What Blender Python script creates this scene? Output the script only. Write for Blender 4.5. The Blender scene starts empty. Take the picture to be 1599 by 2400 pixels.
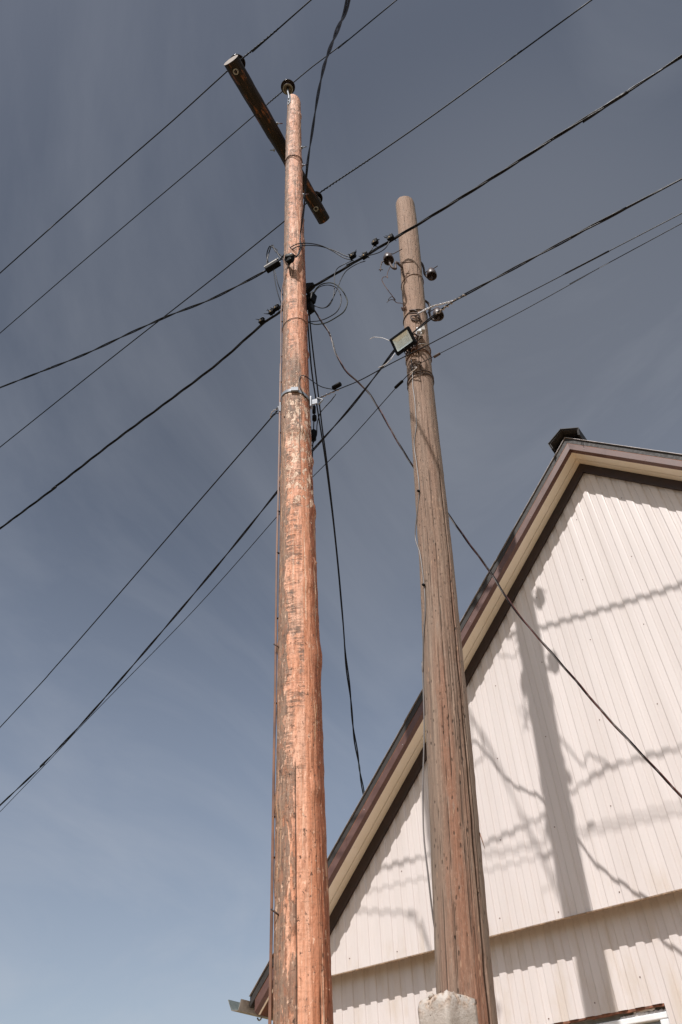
import bpy, bmesh, math, random
from mathutils import Vector, Matrix, noise
random.seed(7)
R = math.radians
sc = bpy.context.scene
COL = sc.collection

# ------------------------------------------------------------------ camera
# X runs along the gable wall, Y into the house, Z up; metres, ground at 0
CAMZ = 1.5
D = 5.558                                   # distance camera - gable wall
F = 1764.8                                  # focal length in pixels of a 1599 x 2400 frame
c_right = Vector((.79555, .60480, -.03616)).normalized()
c_up = Vector((.44728, -.54600, .70840)).normalized()
c_fwd = Vector((-.40870, .57974, .70489)).normalized()
cam = bpy.data.cameras.new("camera")
cam_o = bpy.data.objects.new("camera", cam); COL.objects.link(cam_o)
cam.sensor_fit = 'VERTICAL'; cam.sensor_height = 36; cam.lens = F / 2400 * 36
cam.clip_start = .05; cam.clip_end = 5000
M = Matrix((c_right, c_up, -c_fwd)).transposed().to_4x4()
M.translation = (0, 0, CAMZ)
cam_o.matrix_world = M
sc.camera = cam_o

# ------------------------------------------------------------------ sky, sun, exposure
SUN = Vector((.225, -1, 1.43)).normalized()  # towards the sun
w = bpy.data.worlds.new("World"); sc.world = w; w.use_nodes = True
n = w.node_tree.nodes; l = w.node_tree.links; n.clear()
sky = n.new('ShaderNodeTexSky'); sky.sky_type = 'NISHITA'; sky.sun_disc = False
sky.sun_elevation = math.asin(SUN.z); sky.sun_rotation = math.atan2(SUN.x, SUN.y)
sky.air_density = 1.0; sky.dust_density = 1.6; sky.ozone_density = 1.0
hs = n.new('ShaderNodeHueSaturation'); hs.inputs['Saturation'].default_value = .63
hs.inputs['Value'].default_value = 1.0
tc = n.new('ShaderNodeTexCoord')
mp = n.new('ShaderNodeMapping'); mp.vector_type = 'TEXTURE'; mp.inputs['Rotation'].default_value = (0, 0, math.atan2(.817, -.576) + R(8)); mp.inputs['Scale'].default_value = (2.0, .75, 1); mp.inputs['Location'].default_value = (2.7, 1.3, 0)
no = n.new('ShaderNodeTexNoise'); no.inputs['Scale'].default_value = .8; no.inputs['Detail'].default_value = 8; no.inputs['Roughness'].default_value = .58; no.inputs['Distortion'].default_value = 1.3
mr = n.new('ShaderNodeMapRange'); mr.inputs['From Min'].default_value = .47; mr.inputs['From Max'].default_value = .76; mr.inputs['To Max'].default_value = .24
mx = n.new('ShaderNodeMixRGB'); mx.inputs[2].default_value = (8.2, 8.5, 9.2, 1)
bg = n.new('ShaderNodeBackground'); bg.inputs['Strength'].default_value = .06
wo = n.new('ShaderNodeOutputWorld')
sx = n.new('ShaderNodeSeparateXYZ'); l.new(tc.outputs['Generated'], sx.inputs[0])
hz = n.new('ShaderNodeMapRange'); hz.interpolation_type = 'SMOOTHSTEP'   # paler air low over the horizon
for i_, v_ in ((1, .86), (2, .40), (3, .96), (4, 1.72)): hz.inputs[i_].default_value = v_
l.new(sx.outputs['Z'], hz.inputs[0])
ml = n.new('ShaderNodeVectorMath'); ml.operation = 'SCALE'; l.new(hz.outputs[0], ml.inputs['Scale'])
l.new(sky.outputs[0], hs.inputs['Color']); l.new(hs.outputs[0], ml.inputs[0]); l.new(ml.outputs[0], mx.inputs[1])
# a thin veil of cloud over the house side of the sky
vd = n.new('ShaderNodeVectorMath'); vd.operation = 'DOT_PRODUCT'; vd.inputs[1].default_value = Vector((-.12, .62, .78)).normalized()
l.new(tc.outputs['Generated'], vd.inputs[0])
vr = n.new('ShaderNodeMapRange'); vr.interpolation_type = 'SMOOTHSTEP'; vr.inputs[1].default_value = .90; vr.inputs[2].default_value = 1.0; vr.inputs[4].default_value = .15
l.new(vd.outputs['Value'], vr.inputs[0])
ad = n.new('ShaderNodeMath'); ad.operation = 'ADD'
zc = n.new('ShaderNodeMath'); zc.operation = 'MAXIMUM'; l.new(sx.outputs['Z'], zc.inputs[0]); zc.inputs[1].default_value = .06
dv_ = n.new('ShaderNodeVectorMath'); dv_.operation = 'SCALE'; l.new(tc.outputs['Generated'], dv_.inputs[0])
rc_ = n.new('ShaderNodeMath'); rc_.operation = 'DIVIDE'; rc_.inputs[0].default_value = 1.0; l.new(zc.outputs[0], rc_.inputs[1]); l.new(rc_.outputs[0], dv_.inputs['Scale'])
l.new(dv_.outputs[0], mp.inputs[0]); l.new(mp.outputs[0], no.inputs['Vector'])
l.new(no.outputs['Fac'], mr.inputs['Value']); l.new(mr.outputs[0], ad.inputs[0]); l.new(vr.outputs[0], ad.inputs[1]); l.new(ad.outputs[0], mx.inputs[0])
l.new(mx.outputs[0], bg.inputs[0]); l.new(bg.outputs[0], wo.inputs[0])
sun = bpy.data.lights.new("sun", 'SUN'); sun.energy = 4.4; sun.angle = R(.53); sun.color = (1, .955, .92)
sun_o = bpy.data.objects.new("sun", sun); COL.objects.link(sun_o)
sun_o.rotation_euler = SUN.to_track_quat('Z', 'Y').to_euler(); sun_o.location = (0, -5, 30)
sc.view_settings.view_transform = 'Standard'; sc.view_settings.look = 'None'
sc.view_settings.exposure = .14; sc.view_settings.gamma = 1

# ------------------------------------------------------------------ points of the place measured along camera rays
EYE = Vector((0, 0, CAMZ))
S = 1599 / 1568
def ray(x, y, src=False):
    k = 1 if src else S
    return c_right * ((x * k - 799.5) / F) - c_up * ((y * k - 1200) / F) + c_fwd
def at_d(x, y, d, src=False):               # on the vertical plane d metres in front of the gable wall
    r = ray(x, y, src); return EYE + r * ((D - d) / r.y)
def at_z(x, y, z, src=False):               # on a level plane z above the ground
    r = ray(x, y, src); return EYE + r * ((z - CAMZ) / r.z)
def at_line(x, y, a, b, src=False):         # on the vertical plane through plan points a, b given as (x, d)
    r = ray(x, y, src)
    ax, ay, bx, by = a[0], D - a[1], b[0], D - b[1]
    nx, ny = (by - ay), -(bx - ax)
    return EYE + r * ((ax * nx + ay * ny) / (r.x * nx + r.y * ny))

# ------------------------------------------------------------------ mesh building
class MB:
    def __init__(s): s.v = []; s.f = []; s.sm = []; s.uv = None; s.at = {}
    def add(s, vs, fs, smooth=False):
        k = len(s.v); s.v += [tuple(p) for p in vs]
        for f in fs: s.f.append(tuple(i + k for i in f)); s.sm.append(smooth)
        return s
    def box(s, c, size, rot=None):
        c = Vector(c); hx, hy, hz = size[0] / 2, size[1] / 2, size[2] / 2
        vs = [Vector((x, y, z)) for x in (-hx, hx) for y in (-hy, hy) for z in (-hz, hz)]
        if rot is not None: vs = [rot @ p for p in vs]
        return s.add([p + c for p in vs], [(0, 1, 3, 2), (4, 6, 7, 5), (0, 4, 5, 1), (2, 3, 7, 6), (0, 2, 6, 4), (1, 5, 7, 3)])
    def tube(s, path, rad, seg=8, smooth=True, cap=True):
        path = [Vector(p) for p in path]; m = len(path)
        if not hasattr(rad, '__len__'): rad = [rad] * m
        t0 = (path[1] - path[0]).normalized()
        u = t0.orthogonal().normalized(); vs = []
        for i, p in enumerate(path):
            t = (path[min(i + 1, m - 1)] - path[max(i - 1, 0)])
            t = t.normalized() if t.length > 1e-9 else t0
            u = (u - t * u.dot(t)); u = u.normalized() if u.length > 1e-6 else t.orthogonal().normalized()
            v = t.cross(u)
            for k in range(seg):
                a = 2 * math.pi * k / seg
                vs.append(p + (u * math.cos(a) + v * math.sin(a)) * rad[i])
        fs = [(i * seg + k, i * seg + (k + 1) % seg, (i + 1) * seg + (k + 1) % seg, (i + 1) * seg + k) for i in range(m - 1) for k in range(seg)]
        s.add(vs, fs, smooth)
        if cap:
            s.f.append(tuple(len(s.v) - m * seg + k for k in reversed(range(seg)))); s.sm.append(False)
            s.f.append(tuple(len(s.v) - seg + k for k in range(seg))); s.sm.append(False)
        return s
    def lathe(s, prof, base, axis=Vector((0, 0, 1)), seg=28):   # prof: (radius, height)
        axis = Vector(axis).normalized(); u = axis.orthogonal().normalized(); v = axis.cross(u); base = Vector(base)
        vs = [base + axis * h + (u * math.cos(2 * math.pi * k / seg) + v * math.sin(2 * math.pi * k / seg)) * r for r, h in prof for k in range(seg)]
        fs = [(i * seg + k, i * seg + (k + 1) % seg, (i + 1) * seg + (k + 1) % seg, (i + 1) * seg + k) for i in range(len(prof) - 1) for k in range(seg)]
        return s.add(vs, fs, True)
    def prism(s, ring_a, ring_b):            # two matching rings of points, closed
        m = len(ring_a)
        return s.add(list(ring_a) + list(ring_b), [tuple(reversed(range(m))), tuple(range(m, 2 * m))] + [(i, (i + 1) % m, m + (i + 1) % m, m + i) for i in range(m)])
    def build(s, name, mat, parent=None, recalc=True):
        me = bpy.data.meshes.new(name); me.from_pydata(s.v, [], s.f); me.update()
        me.polygons.foreach_set('use_smooth', s.sm)
        if s.uv:
            uvl = me.uv_layers.new(name='UVMap'); flat = []
            for lp in me.loops: flat += s.uv[lp.vertex_index]
            uvl.data.foreach_set('uv', flat)
        for k, vals in s.at.items():
            a = me.attributes.new(k, 'FLOAT', 'POINT'); a.data.foreach_set('value', vals)
        if recalc:
            bm = bmesh.new(); bm.from_mesh(me); bmesh.ops.recalc_face_normals(bm, faces=bm.faces); bm.to_mesh(me); bm.free()
        me.materials.append(mat)
        o = bpy.data.objects.new(name, me); COL.objects.link(o)
        if parent: o.parent = parent
        return o
def bevel(o, wd, seg=2):
    m = o.modifiers.new('bevel', 'BEVEL'); m.width = wd; m.segments = seg; m.limit_method = 'ANGLE'
    return o
def tag(o, label, cat, group=None, kind=None):
    o['label'] = label
    o['category'] = cat
    if group: o['group'] = group
    if kind: o['kind'] = kind
    return o
def empty(name, loc=(0, 0, 0)):
    o = bpy.data.objects.new(name, None); COL.objects.link(o); o.empty_display_size = .1
    return o
def catmull(pts, step=.05):
    pts = [Vector(p) for p in pts]; P = [pts[0] * 2 - pts[1]] + pts + [pts[-1] * 2 - pts[-2]]; out = []
    for i in range(1, len(P) - 2):
        a, b, c, d = P[i - 1:i + 3]; k = max(2, int((c - b).length / step))
        for j in range(k):
            t = j / k
            out.append(.5 * ((2 * b) + (c - a) * t + (2 * a - 5 * b + 4 * c - d) * t * t + (3 * b - a - 3 * c + d) * t ** 3))
    out.append(pts[-1]); return out
def twist(path, count, off, pitch, phase=0):
    t0 = (path[1] - path[0]).normalized(); u = t0.orthogonal().normalized(); L = 0; res = [[] for _ in range(count)]
    for i, p in enumerate(path):
        if i: L += (p - path[i - 1]).length
        t = (path[min(i + 1, len(path) - 1)] - path[max(i - 1, 0)]).normalized()
        u = (u - t * u.dot(t)).normalized(); v = t.cross(u)
        for k in range(count):
            a = phase + 2 * math.pi * (k / count + L / pitch)
            res[k].append(p + (u * math.cos(a) + v * math.sin(a)) * off)
    return res
def sm01(x, a, b):
    t = min(1, max(0, (x - a) / (b - a))); return t * t * (3 - 2 * t)

# ------------------------------------------------------------------ materials
class NT:
    def __init__(s, name):
        s.m = bpy.data.materials.new(name); s.m.use_nodes = True
        s.n = s.m.node_tree.nodes; s.l = s.m.node_tree.links
        s.b = s.n['Principled BSDF']
        s.tc = s.n.new('ShaderNodeTexCoord')
    def put(s, inp, v):
        if isinstance(v, (int, float)): inp.default_value = v
        elif isinstance(v, tuple): inp.default_value = v if len(v) == len(inp.default_value) else v + (1,)
        else: s.l.new(v, inp)
    def xf(s, vec, scale=(1, 1, 1), rot=(0, 0, 0), loc=(0, 0, 0)):
        m = s.n.new('ShaderNodeMapping'); s.l.new(vec, m.inputs[0])
        m.inputs['Scale'].default_value = scale; m.inputs['Rotation'].default_value = rot; m.inputs['Location'].default_value = loc
        return m.outputs[0]
    def noise(s, vec, scale=1, detail=4, rough=.55, dist=0):
        t = s.n.new('ShaderNodeTexNoise'); s.l.new(vec, t.inputs['Vector'])
        t.inputs['Scale'].default_value = scale; t.inputs['Detail'].default_value = detail; t.inputs['Roughness'].default_value = rough; t.inputs['Distortion'].default_value = dist
        return t.outputs['Fac']
    def voro(s, vec, scale=1, feat='F1', out='Distance'):
        t = s.n.new('ShaderNodeTexVoronoi'); t.feature = feat; s.l.new(vec, t.inputs['Vector']); t.inputs['Scale'].default_value = scale
        return t.outputs[out]
    def rng(s, v, a, b, lo=0., hi=1., smooth=True):
        t = s.n.new('ShaderNodeMapRange')
        if smooth: t.interpolation_type = 'SMOOTHSTEP'
        s.put(t.inputs[0], v); s.put(t.inputs[1], a); s.put(t.inputs[2], b); s.put(t.inputs[3], lo); s.put(t.inputs[4], hi)
        return t.outputs[0]
    def math(s, op, a, b=0.):
        t = s.n.new('ShaderNodeMath'); t.operation = op; s.put(t.inputs[0], a); s.put(t.inputs[1], b); return t.outputs[0]
    def mix(s, f, a, b):
        t = s.n.new('ShaderNodeMixRGB'); s.put(t.inputs[0], f); s.put(t.inputs[1], a); s.put(t.inputs[2], b); return t.outputs[0]
    def sep(s, vec):
        t = s.n.new('ShaderNodeSeparateXYZ'); s.l.new(vec, t.inputs[0]); return t.outputs
    def attr(s, name):
        t = s.n.new('ShaderNodeAttribute'); t.attribute_name = name; return t.outputs['Fac']
    def bump(s, h, strength=.5, dist=.01, prev=None):
        t = s.n.new('ShaderNodeBump'); s.l.new(h, t.inputs['Height']); t.inputs['Strength'].default_value = strength; t.inputs['Distance'].default_value = dist
        if prev is not None: s.l.new(prev, t.inputs['Normal'])
        return t.outputs[0]
    def fin(s, col, rough=.6, nrm=None, metal=0., spec=.5):
        s.put(s.b.inputs['Base Color'], col); s.put(s.b.inputs['Roughness'], rough); s.put(s.b.inputs['Metallic'], metal)
        s.b.inputs['Specular IOR Level'].default_value = spec
        if nrm is not None: s.l.new(nrm, s.b.inputs['Normal'])
        return s.m

def simple(name, col, rough=.6, metal=0., var=.25, scale=12., bump=.0, spec=.5):
    t = NT(name); ob = t.tc.outputs['Object']
    f = t.noise(ob, scale, 5)
    dark = tuple(c * (1 - var) for c in col); lite = tuple(min(1, c * (1 + var)) for c in col)
    c = t.mix(t.rng(f, .3, .7), dark, lite)
    nr = t.bump(t.noise(ob, scale * 6, 4), .3, bump) if bump else None
    return t.fin(c, t.rng(f, .3, .7, rough * .85, min(1, rough * 1.12)), nr, metal, spec)

def mat_siding():
    t = NT('cream_painted_steel'); ob = t.tc.outputs['Object']
    a = t.noise(t.xf(ob, (3, 3, .5)), 1, 5); b = t.noise(t.xf(ob, (26, 26, .9)), 1, 4); d = t.noise(ob, 190, 2)
    c = t.mix(t.rng(a, .3, .72), (.655, .600, .578), (.70, .645, .622))
    c = t.mix(t.rng(b, .55, .8, 0, .25), c, (.58, .52, .46))
    c = t.mix(t.rng(d, .68, .78, 0, .3), c, (.5, .42, .36))
    bd = t.noise(t.xf(ob, (8.7, 0, .03)), 1, 2)
    c = t.mix(t.rng(bd, .35, .65, .0, .16), c, (.52, .46, .42))
    drip = t.noise(t.xf(ob, (40, 0, .45), loc=(3, 0, 1)), 1, 4, .6)
    c = t.mix(t.rng(drip, .63, .74, 0, .22), c, (.42, .35, .28))
    z = t.sep(ob)[2]
    low = t.rng(z, 3.15, 3.5, .55, 0)
    c = t.mix(t.math('MULTIPLY', low, t.rng(t.noise(t.xf(ob, (9, 9, 3)), 1, 6), .45, .75)), c, (.55, .46, .37))
    return t.fin(c, t.rng(a, .3, .7, .29, .38), t.bump(t.noise(ob, 260, 2), .05, .001), 0, .5)

def mat_new_pole():
    t = NT('fresh_debarked_pine'); uv = t.tc.outputs['UV']
    x, z, _ = t.sep(uv)                      # x: turns round the shaft (0 faces the camera), z: metres up
    big = t.noise(t.xf(uv, (7, 1.1, 1)), 1, 4); mid = t.noise(t.xf(uv, (18, 8, 1)), 1, 7, .68)
    grain = t.noise(t.xf(uv, (80, 1.5, 1)), 1, 5, .6)
    fine = t.noise(t.xf(uv, (70, 70, 1)), 1, 5, .7)
    c = t.mix(t.rng(grain, .3, .7), (.61, .25, .132), (.82, .435, .285))
    c = t.mix(t.rng(big, .42, .66, 0, .65), c, (.87, .55, .40))
    patch = t.noise(t.xf(uv, (26, 5, 1), loc=(7, 7, 0)), 1, 6, .65)
    c = t.mix(t.rng(patch, .55, .62, 0, .55), c, (.40, .145, .07))
    # redder, darker tone towards the right flank
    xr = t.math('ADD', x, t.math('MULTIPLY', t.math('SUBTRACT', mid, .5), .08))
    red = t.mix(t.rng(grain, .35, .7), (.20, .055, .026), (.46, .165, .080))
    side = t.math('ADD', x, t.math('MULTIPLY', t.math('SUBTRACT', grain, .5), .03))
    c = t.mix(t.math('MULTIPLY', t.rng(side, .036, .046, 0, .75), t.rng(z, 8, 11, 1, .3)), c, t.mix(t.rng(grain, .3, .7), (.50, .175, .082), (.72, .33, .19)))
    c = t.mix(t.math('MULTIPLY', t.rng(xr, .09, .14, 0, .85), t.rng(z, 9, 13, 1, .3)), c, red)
    scar = t.noise(t.xf(uv, (15, 1.3, 1), loc=(2, 6, 0)), 1, 5, .6)
    c = t.mix(t.math('MULTIPLY', t.rng(scar, .60, .625), t.math('MULTIPLY', t.rng(x, .09, .13), .85)), c, t.mix(t.rng(fine, .35, .65), (.62, .40, .22), (.84, .62, .42)))
    # long pale drawknife strokes
    stroke = t.noise(t.xf(uv, (46, .75, 1), loc=(9, 3, 0)), 1, 3, .5)
    c = t.mix(t.rng(stroke, .63, .67, 0, .8), c, (.86, .60, .43))
    # grey weather marks lying across the grain, in packs of thin lines
    ring = t.noise(t.xf(uv, (5, 58, 1), loc=(3, 0, 0)), 1, 5, .68, .5)
    gate = t.rng(t.noise(t.xf(uv, (7, 3.0, 1), loc=(1, 7, 0)), 1, 6, .66), .40, .60)
    gx = t.math('MULTIPLY', t.rng(xr, -.125, -.09), t.rng(side, .036, .044, 1, .06))
    gx = t.math('MULTIPLY', gx, t.rng(z, 3.2, 3.4, .12, 1))
    wash = t.math('MULTIPLY', t.rng(t.noise(t.xf(uv, (9, 13, 1), loc=(4, 2, 0)), 1, 8, .76), .50, .58), t.math('MULTIPLY', gx, gate))
    c = t.mix(t.math('MULTIPLY', wash, .8), c, (.20, .145, .112))
    dash = t.math('MULTIPLY', t.math('MULTIPLY', t.rng(ring, .46, .60), gate), gx)
    c = t.mix(t.math('MULTIPLY', dash, .85), c, (.12, .088, .068))
    thin = t.noise(t.xf(uv, (3.5, 90, 1), loc=(5, 1, 0)), 1, 3, .5)
    c = t.mix(t.math('MULTIPLY', t.math('MULTIPLY', t.rng(thin, .60, .68, 0, .6), t.rng(mid, .45, .58)), t.rng(side, .03, .05, 1, .12)), c, (.17, .11, .08))
    # grey brown bark left on the left flank and in the rough collar below the clamp
    xs = t.math('ADD', x, t.math('ADD', t.math('MULTIPLY', t.math('SUBTRACT', mid, .5), .20), t.math('MULTIPLY', t.math('SUBTRACT', big, .5), .16)))
    bark = t.rng(xs, -.094, -.106)
    collar = t.math('MULTIPLY', t.math('MULTIPLY', t.rng(z, 6.05, 6.15), t.rng(z, 6.95, 7.5, 1, 0)), t.rng(xr, .05, .09, 1, 0))
    collar = t.math('MULTIPLY', collar, t.rng(mid, .38, .46))
    upper = t.math('MULTIPLY', t.rng(z, 7.4, 9), t.math('MULTIPLY', t.rng(t.noise(t.xf(uv, (6, 2.0, 1), loc=(3, 3, 0)), 1, 5, .6), .50, .58, 0, .7), t.rng(mid, .45, .55)))
    low = t.math('MULTIPLY', t.rng(z, 3.9, 3.3), t.math('MULTIPLY', t.rng(t.noise(t.xf(uv, (20, 4.5, 1), loc=(3, 9, 0)), 1, 7, .7), .46, .53, 0, .85), t.rng(x, -.028, -.036, .10, 1)))
    bark = t.math('MAXIMUM', t.math('MAXIMUM', bark, low), t.math('MAXIMUM', collar, upper))
    bcol = t.mix(t.rng(t.noise(t.xf(uv, (48, 4, 1)), 1, 7, .75), .32, .68), (.085, .06, .047), (.31, .215, .155))
    bcol = t.mix(t.rng(t.noise(t.xf(uv, (60, .8, 1), loc=(2, 2, 0)), 1, 3), .61, .66, 0, .8), bcol, (.58, .34, .19))
    c = t.mix(t.math('MULTIPLY', bark, .92), c, bcol)
    # pale flakes where the outer skin was chipped off
    fl = t.noise(t.xf(uv, (20, 11, 1), loc=(4, 9, 0)), 1, 6, .66, .6)
    fz = t.math('MULTIPLY', t.rng(z, 5.0, 5.5), t.rng(z, 6.3, 7.2, 1, .25))
    thr = t.math('SUBTRACT', .665, t.math('MULTIPLY', fz, .15))
    fx = t.math('MULTIPLY', t.rng(x, -.15, -.06), t.rng(x, .2, .26, 1, 0))
    flake = t.math('MULTIPLY', t.rng(t.math('SUBTRACT', fl, thr), 0, .012), fx)
    c = t.mix(t.math('MULTIPLY', flake, .92), c, t.mix(t.rng(fine, .35, .65), (.72, .48, .34), (.88, .70, .54)))
    rim = t.math('MULTIPLY', t.math('MULTIPLY', t.rng(t.math('SUBTRACT', fl, thr), -.02, -.008), t.rng(t.math('SUBTRACT', fl, thr), -.003, .004, 1, 0)), fx)
    c = t.mix(t.math('MULTIPLY', rim, .55), c, (.13, .075, .05))
    wt = t.noise(t.xf(uv, (7, 44, 1), loc=(8, 1, 0)), 1, 6, .72)
    c = t.mix(t.rng(wt, .48, .66, 0, .38), c, (.40, .20, .125))
    mott = t.noise(t.xf(uv, (34, 12, 1), loc=(1, 1, 0)), 1, 7, .72)
    c = t.mix(t.rng(mott, .545, .575, 0, .5), c, (.40, .175, .10))
    mot2 = t.noise(t.xf(uv, (42, 17, 1), loc=(4, 6, 0)), 1, 8, .78)
    c = t.mix(t.rng(mot2, .585, .605, 0, .7), c, (.90, .62, .45))
    chip = t.noise(t.xf(uv, (36, 30, 1), loc=(9, 2, 0)), 1, 8, .8)
    c = t.mix(t.math('MULTIPLY', t.rng(chip, .575, .60, 0, .85), t.rng(mid, .45, .55)), c, (.075, .05, .038))
    check = t.noise(t.xf(uv, (75, .5, 1), loc=(7, 3, 0)), 1, 3, .5)
    c = t.mix(t.rng(check, .66, .68, 0, .6), c, (.14, .06, .035))
    # small knots and gouges
    kn = t.voro(t.xf(uv, (9, 4.5, 1)), 1)
    c = t.mix(t.rng(kn, .035, .06, .85, 0), c, (.09, .055, .04))
    dirt = t.noise(t.xf(uv, (30, 26, 1), loc=(8, 8, 0)), 1, 7, .78)
    c = t.mix(t.rng(dirt, .60, .63, 0, .8), c, (.075, .05, .038))
    c = t.mix(t.attr('crack'), c, (.03, .018, .012))
    h = t.math('ADD', t.math('MULTIPLY', flake, -.35), t.math('ADD', t.math('MULTIPLY', dash, -.3), t.math('ADD', t.math('MULTIPLY', grain, .5), t.math('MULTIPLY', bark, .45))))
    h = t.math('SUBTRACT', h, t.rng(dirt, .60, .66, 0, .5))
    nr = t.bump(t.math('ADD', h, t.math('ADD', t.math('MULTIPLY', fine, .5), t.math('MULTIPLY', mid, .8))), .9, .007)
    return t.fin(c, t.rng(mid, .3, .7, .55, .8), nr, 0, .3)

def mat_old_pole():
    t = NT('weathered_grey_pine'); uv = t.tc.outputs['UV']; x, z, _ = t.sep(uv)
    big = t.noise(t.xf(uv, (6, .5, 1)), 1, 4); grain = t.noise(t.xf(uv, (52, .9, 1)), 1, 8, .72); gr2 = t.noise(t.xf(uv, (260, 5, 1)), 1, 4, .6)
    mid = t.noise(t.xf(uv, (22, 5, 1)), 1, 6, .7)
    c = t.mix(t.rng(grain, .3, .72), (.15, .10, .073), (.375, .262, .195))
    warm = t.rng(t.math('MULTIPLY', t.rng(big, .36, .62), t.rng(z, 6, 2, .35, 1)), 0, 1)
    c = t.mix(t.math('MULTIPLY', warm, .8), c, t.mix(t.rng(gr2, .3, .7), (.20, .088, .052), (.39, .19, .118)))
    c = t.mix(t.rng(z, 5.5, 8.5, 0, .65), c, t.mix(t.rng(gr2, .3, .7), (.29, .18, .125), (.46, .31, .225)))
    c = t.mix(t.rng(mid, .55, .7, 0, .5), c, (.32, .27, .225))
    spk = t.noise(t.xf(uv, (80, 34, 1), loc=(6, 6, 0)), 1, 5, .75)
    c = t.mix(t.rng(spk, .53, .66, 0, .5), c, (.11, .075, .056))
    c = t.mix(t.rng(spk, .46, .34, 0, .4), c, (.46, .33, .25))
    edge = t.math('MAXIMUM', t.rng(x, -.14, -.2, 0, .6), t.rng(x, .15, .19, 0, .6))
    c = t.mix(edge, c, (.27, .225, .185))
    c = t.mix(t.rng(gr2, .60, .72, 0, .45), c, (.085, .06, .046))
    lines = t.noise(t.xf(uv, (60, .16, 1), loc=(4, 1, 0)), 1, 3, .5)
    c = t.mix(t.rng(lines, .64, .67, 0, .7), c, (.06, .04, .03))
    greyl = t.math('MULTIPLY', t.rng(t.math('ADD', x, t.math('MULTIPLY', t.math('SUBTRACT', mid, .5), .12)), -.02, -.10, 0, .5), t.rng(z, 6, 4))
    c = t.mix(greyl, c, t.mix(t.rng(grain, .3, .7), (.17, .135, .11), (.36, .285, .225)))
    pit = t.voro(t.xf(uv, (38, 15, 1)), 1); pm = t.noise(t.xf(uv, (9, 3, 1), loc=(2, 5, 0)), 1, 3)
    pits = t.math('MULTIPLY', t.rng(t.math('ADD', pit, t.math('MULTIPLY', t.math('SUBTRACT', t.noise(t.xf(uv, (150, 60, 1)), 1, 3), .5), .3)), .11, .19, 1, 0), t.rng(pm, .36, .48))
    c = t.mix(t.math('MULTIPLY', pits, .8), c, (.05, .036, .028))
    fib = t.voro(t.xf(uv, (30, 9, 1), loc=(3, 3, 0)), 1)
    c = t.mix(t.math('MULTIPLY', t.rng(fib, .1, .17, .8, 0), t.rng(pm, .4, .6)), c, (.48, .31, .21))
    c = t.mix(t.math('MULTIPLY', t.attr('crack'), .9), c, (.03, .021, .016))
    h = t.math('SUBTRACT', t.math('ADD', t.math('MULTIPLY', grain, .8), t.math('MULTIPLY', gr2, .7)), t.math('MULTIPLY', pits, .9))
    return t.fin(c, .78, t.bump(h, .8, .006), 0, .25)

def mat_arm():
    t = NT('dark_creosoted_log'); uv = t.tc.outputs['UV']
    a = t.noise(t.xf(uv, (8, 3.2, 1)), 1, 5, .65); g = t.noise(t.xf(uv, (70, 3, 1)), 1, 5)
    c = t.mix(t.rng(g, .3, .7), (.012, .007, .0055), (.042, .025, .018))
    c = t.mix(t.rng(a, .54, .64, 0, .8), c, t.mix(t.rng(g, .35, .65), (.15, .05, .02), (.36, .13, .05)))
    return t.fin(c, .7, t.bump(g, .6, .005), 0, .3)

def mat_concrete():
    t = NT('weathered_concrete'); ob = t.tc.outputs['Object']
    a = t.noise(ob, 9, 6, .6); f = t.noise(ob, 90, 5, .7); v = t.voro(ob, 38)
    c = t.mix(t.rng(a, .3, .7), (.37, .33, .285), (.52, .475, .43))
    c = t.mix(t.rng(f, .55, .75, 0, .5), c, (.30, .265, .23))
    pit = t.math('MULTIPLY', t.rng(v, .12, .2, 1, 0), t.rng(t.noise(ob, 14, 2), .45, .6))
    c = t.mix(t.math('MULTIPLY', pit, .8), c, (.09, .075, .06))
    top = t.rng(t.sep(ob)[2], 2.20, 2.255)
    ag = t.noise(ob, 55, 4, .7)
    c = t.mix(t.math('MULTIPLY', top, t.rng(t.noise(ob, 30, 3), .45, .6)), c, t.mix(t.rng(ag, .35, .65), (.24, .18, .14), (.58, .47, .38)))
    h = t.math('SUBTRACT', t.math('ADD', f, a), pit)
    return t.fin(c, .9, t.bump(h, .8, .006), 0, .2)

def mat_soffit():
    t = NT('cream_soffit_board'); ob = t.tc.outputs['Object']
    a = t.noise(ob, 5, 5); b = t.noise(ob, 60, 3)
    c = t.mix(t.rng(a, .3, .7), (.84, .75, .61), (.88, .80, .68))
    c = t.mix(t.rng(b, .66, .76, 0, .5), c, (.36, .24, .13))
    return t.fin(c, .5, None, 0, .4)

def mat_rust_brown():
    t = NT('brown_painted_flashing'); ob = t.tc.outputs['Object']
    a = t.noise(ob, 7, 6, .65); b = t.noise(ob, 120, 3)
    c = t.mix(t.rng(a, .3, .7), (.095, .046, .037), (.135, .070, .058))
    c = t.mix(t.rng(b, .66, .76, 0, .5), c, (.28, .18, .15))
    return t.fin(c, t.rng(a, .3, .7, .4, .55), None, 0, .5)

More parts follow.
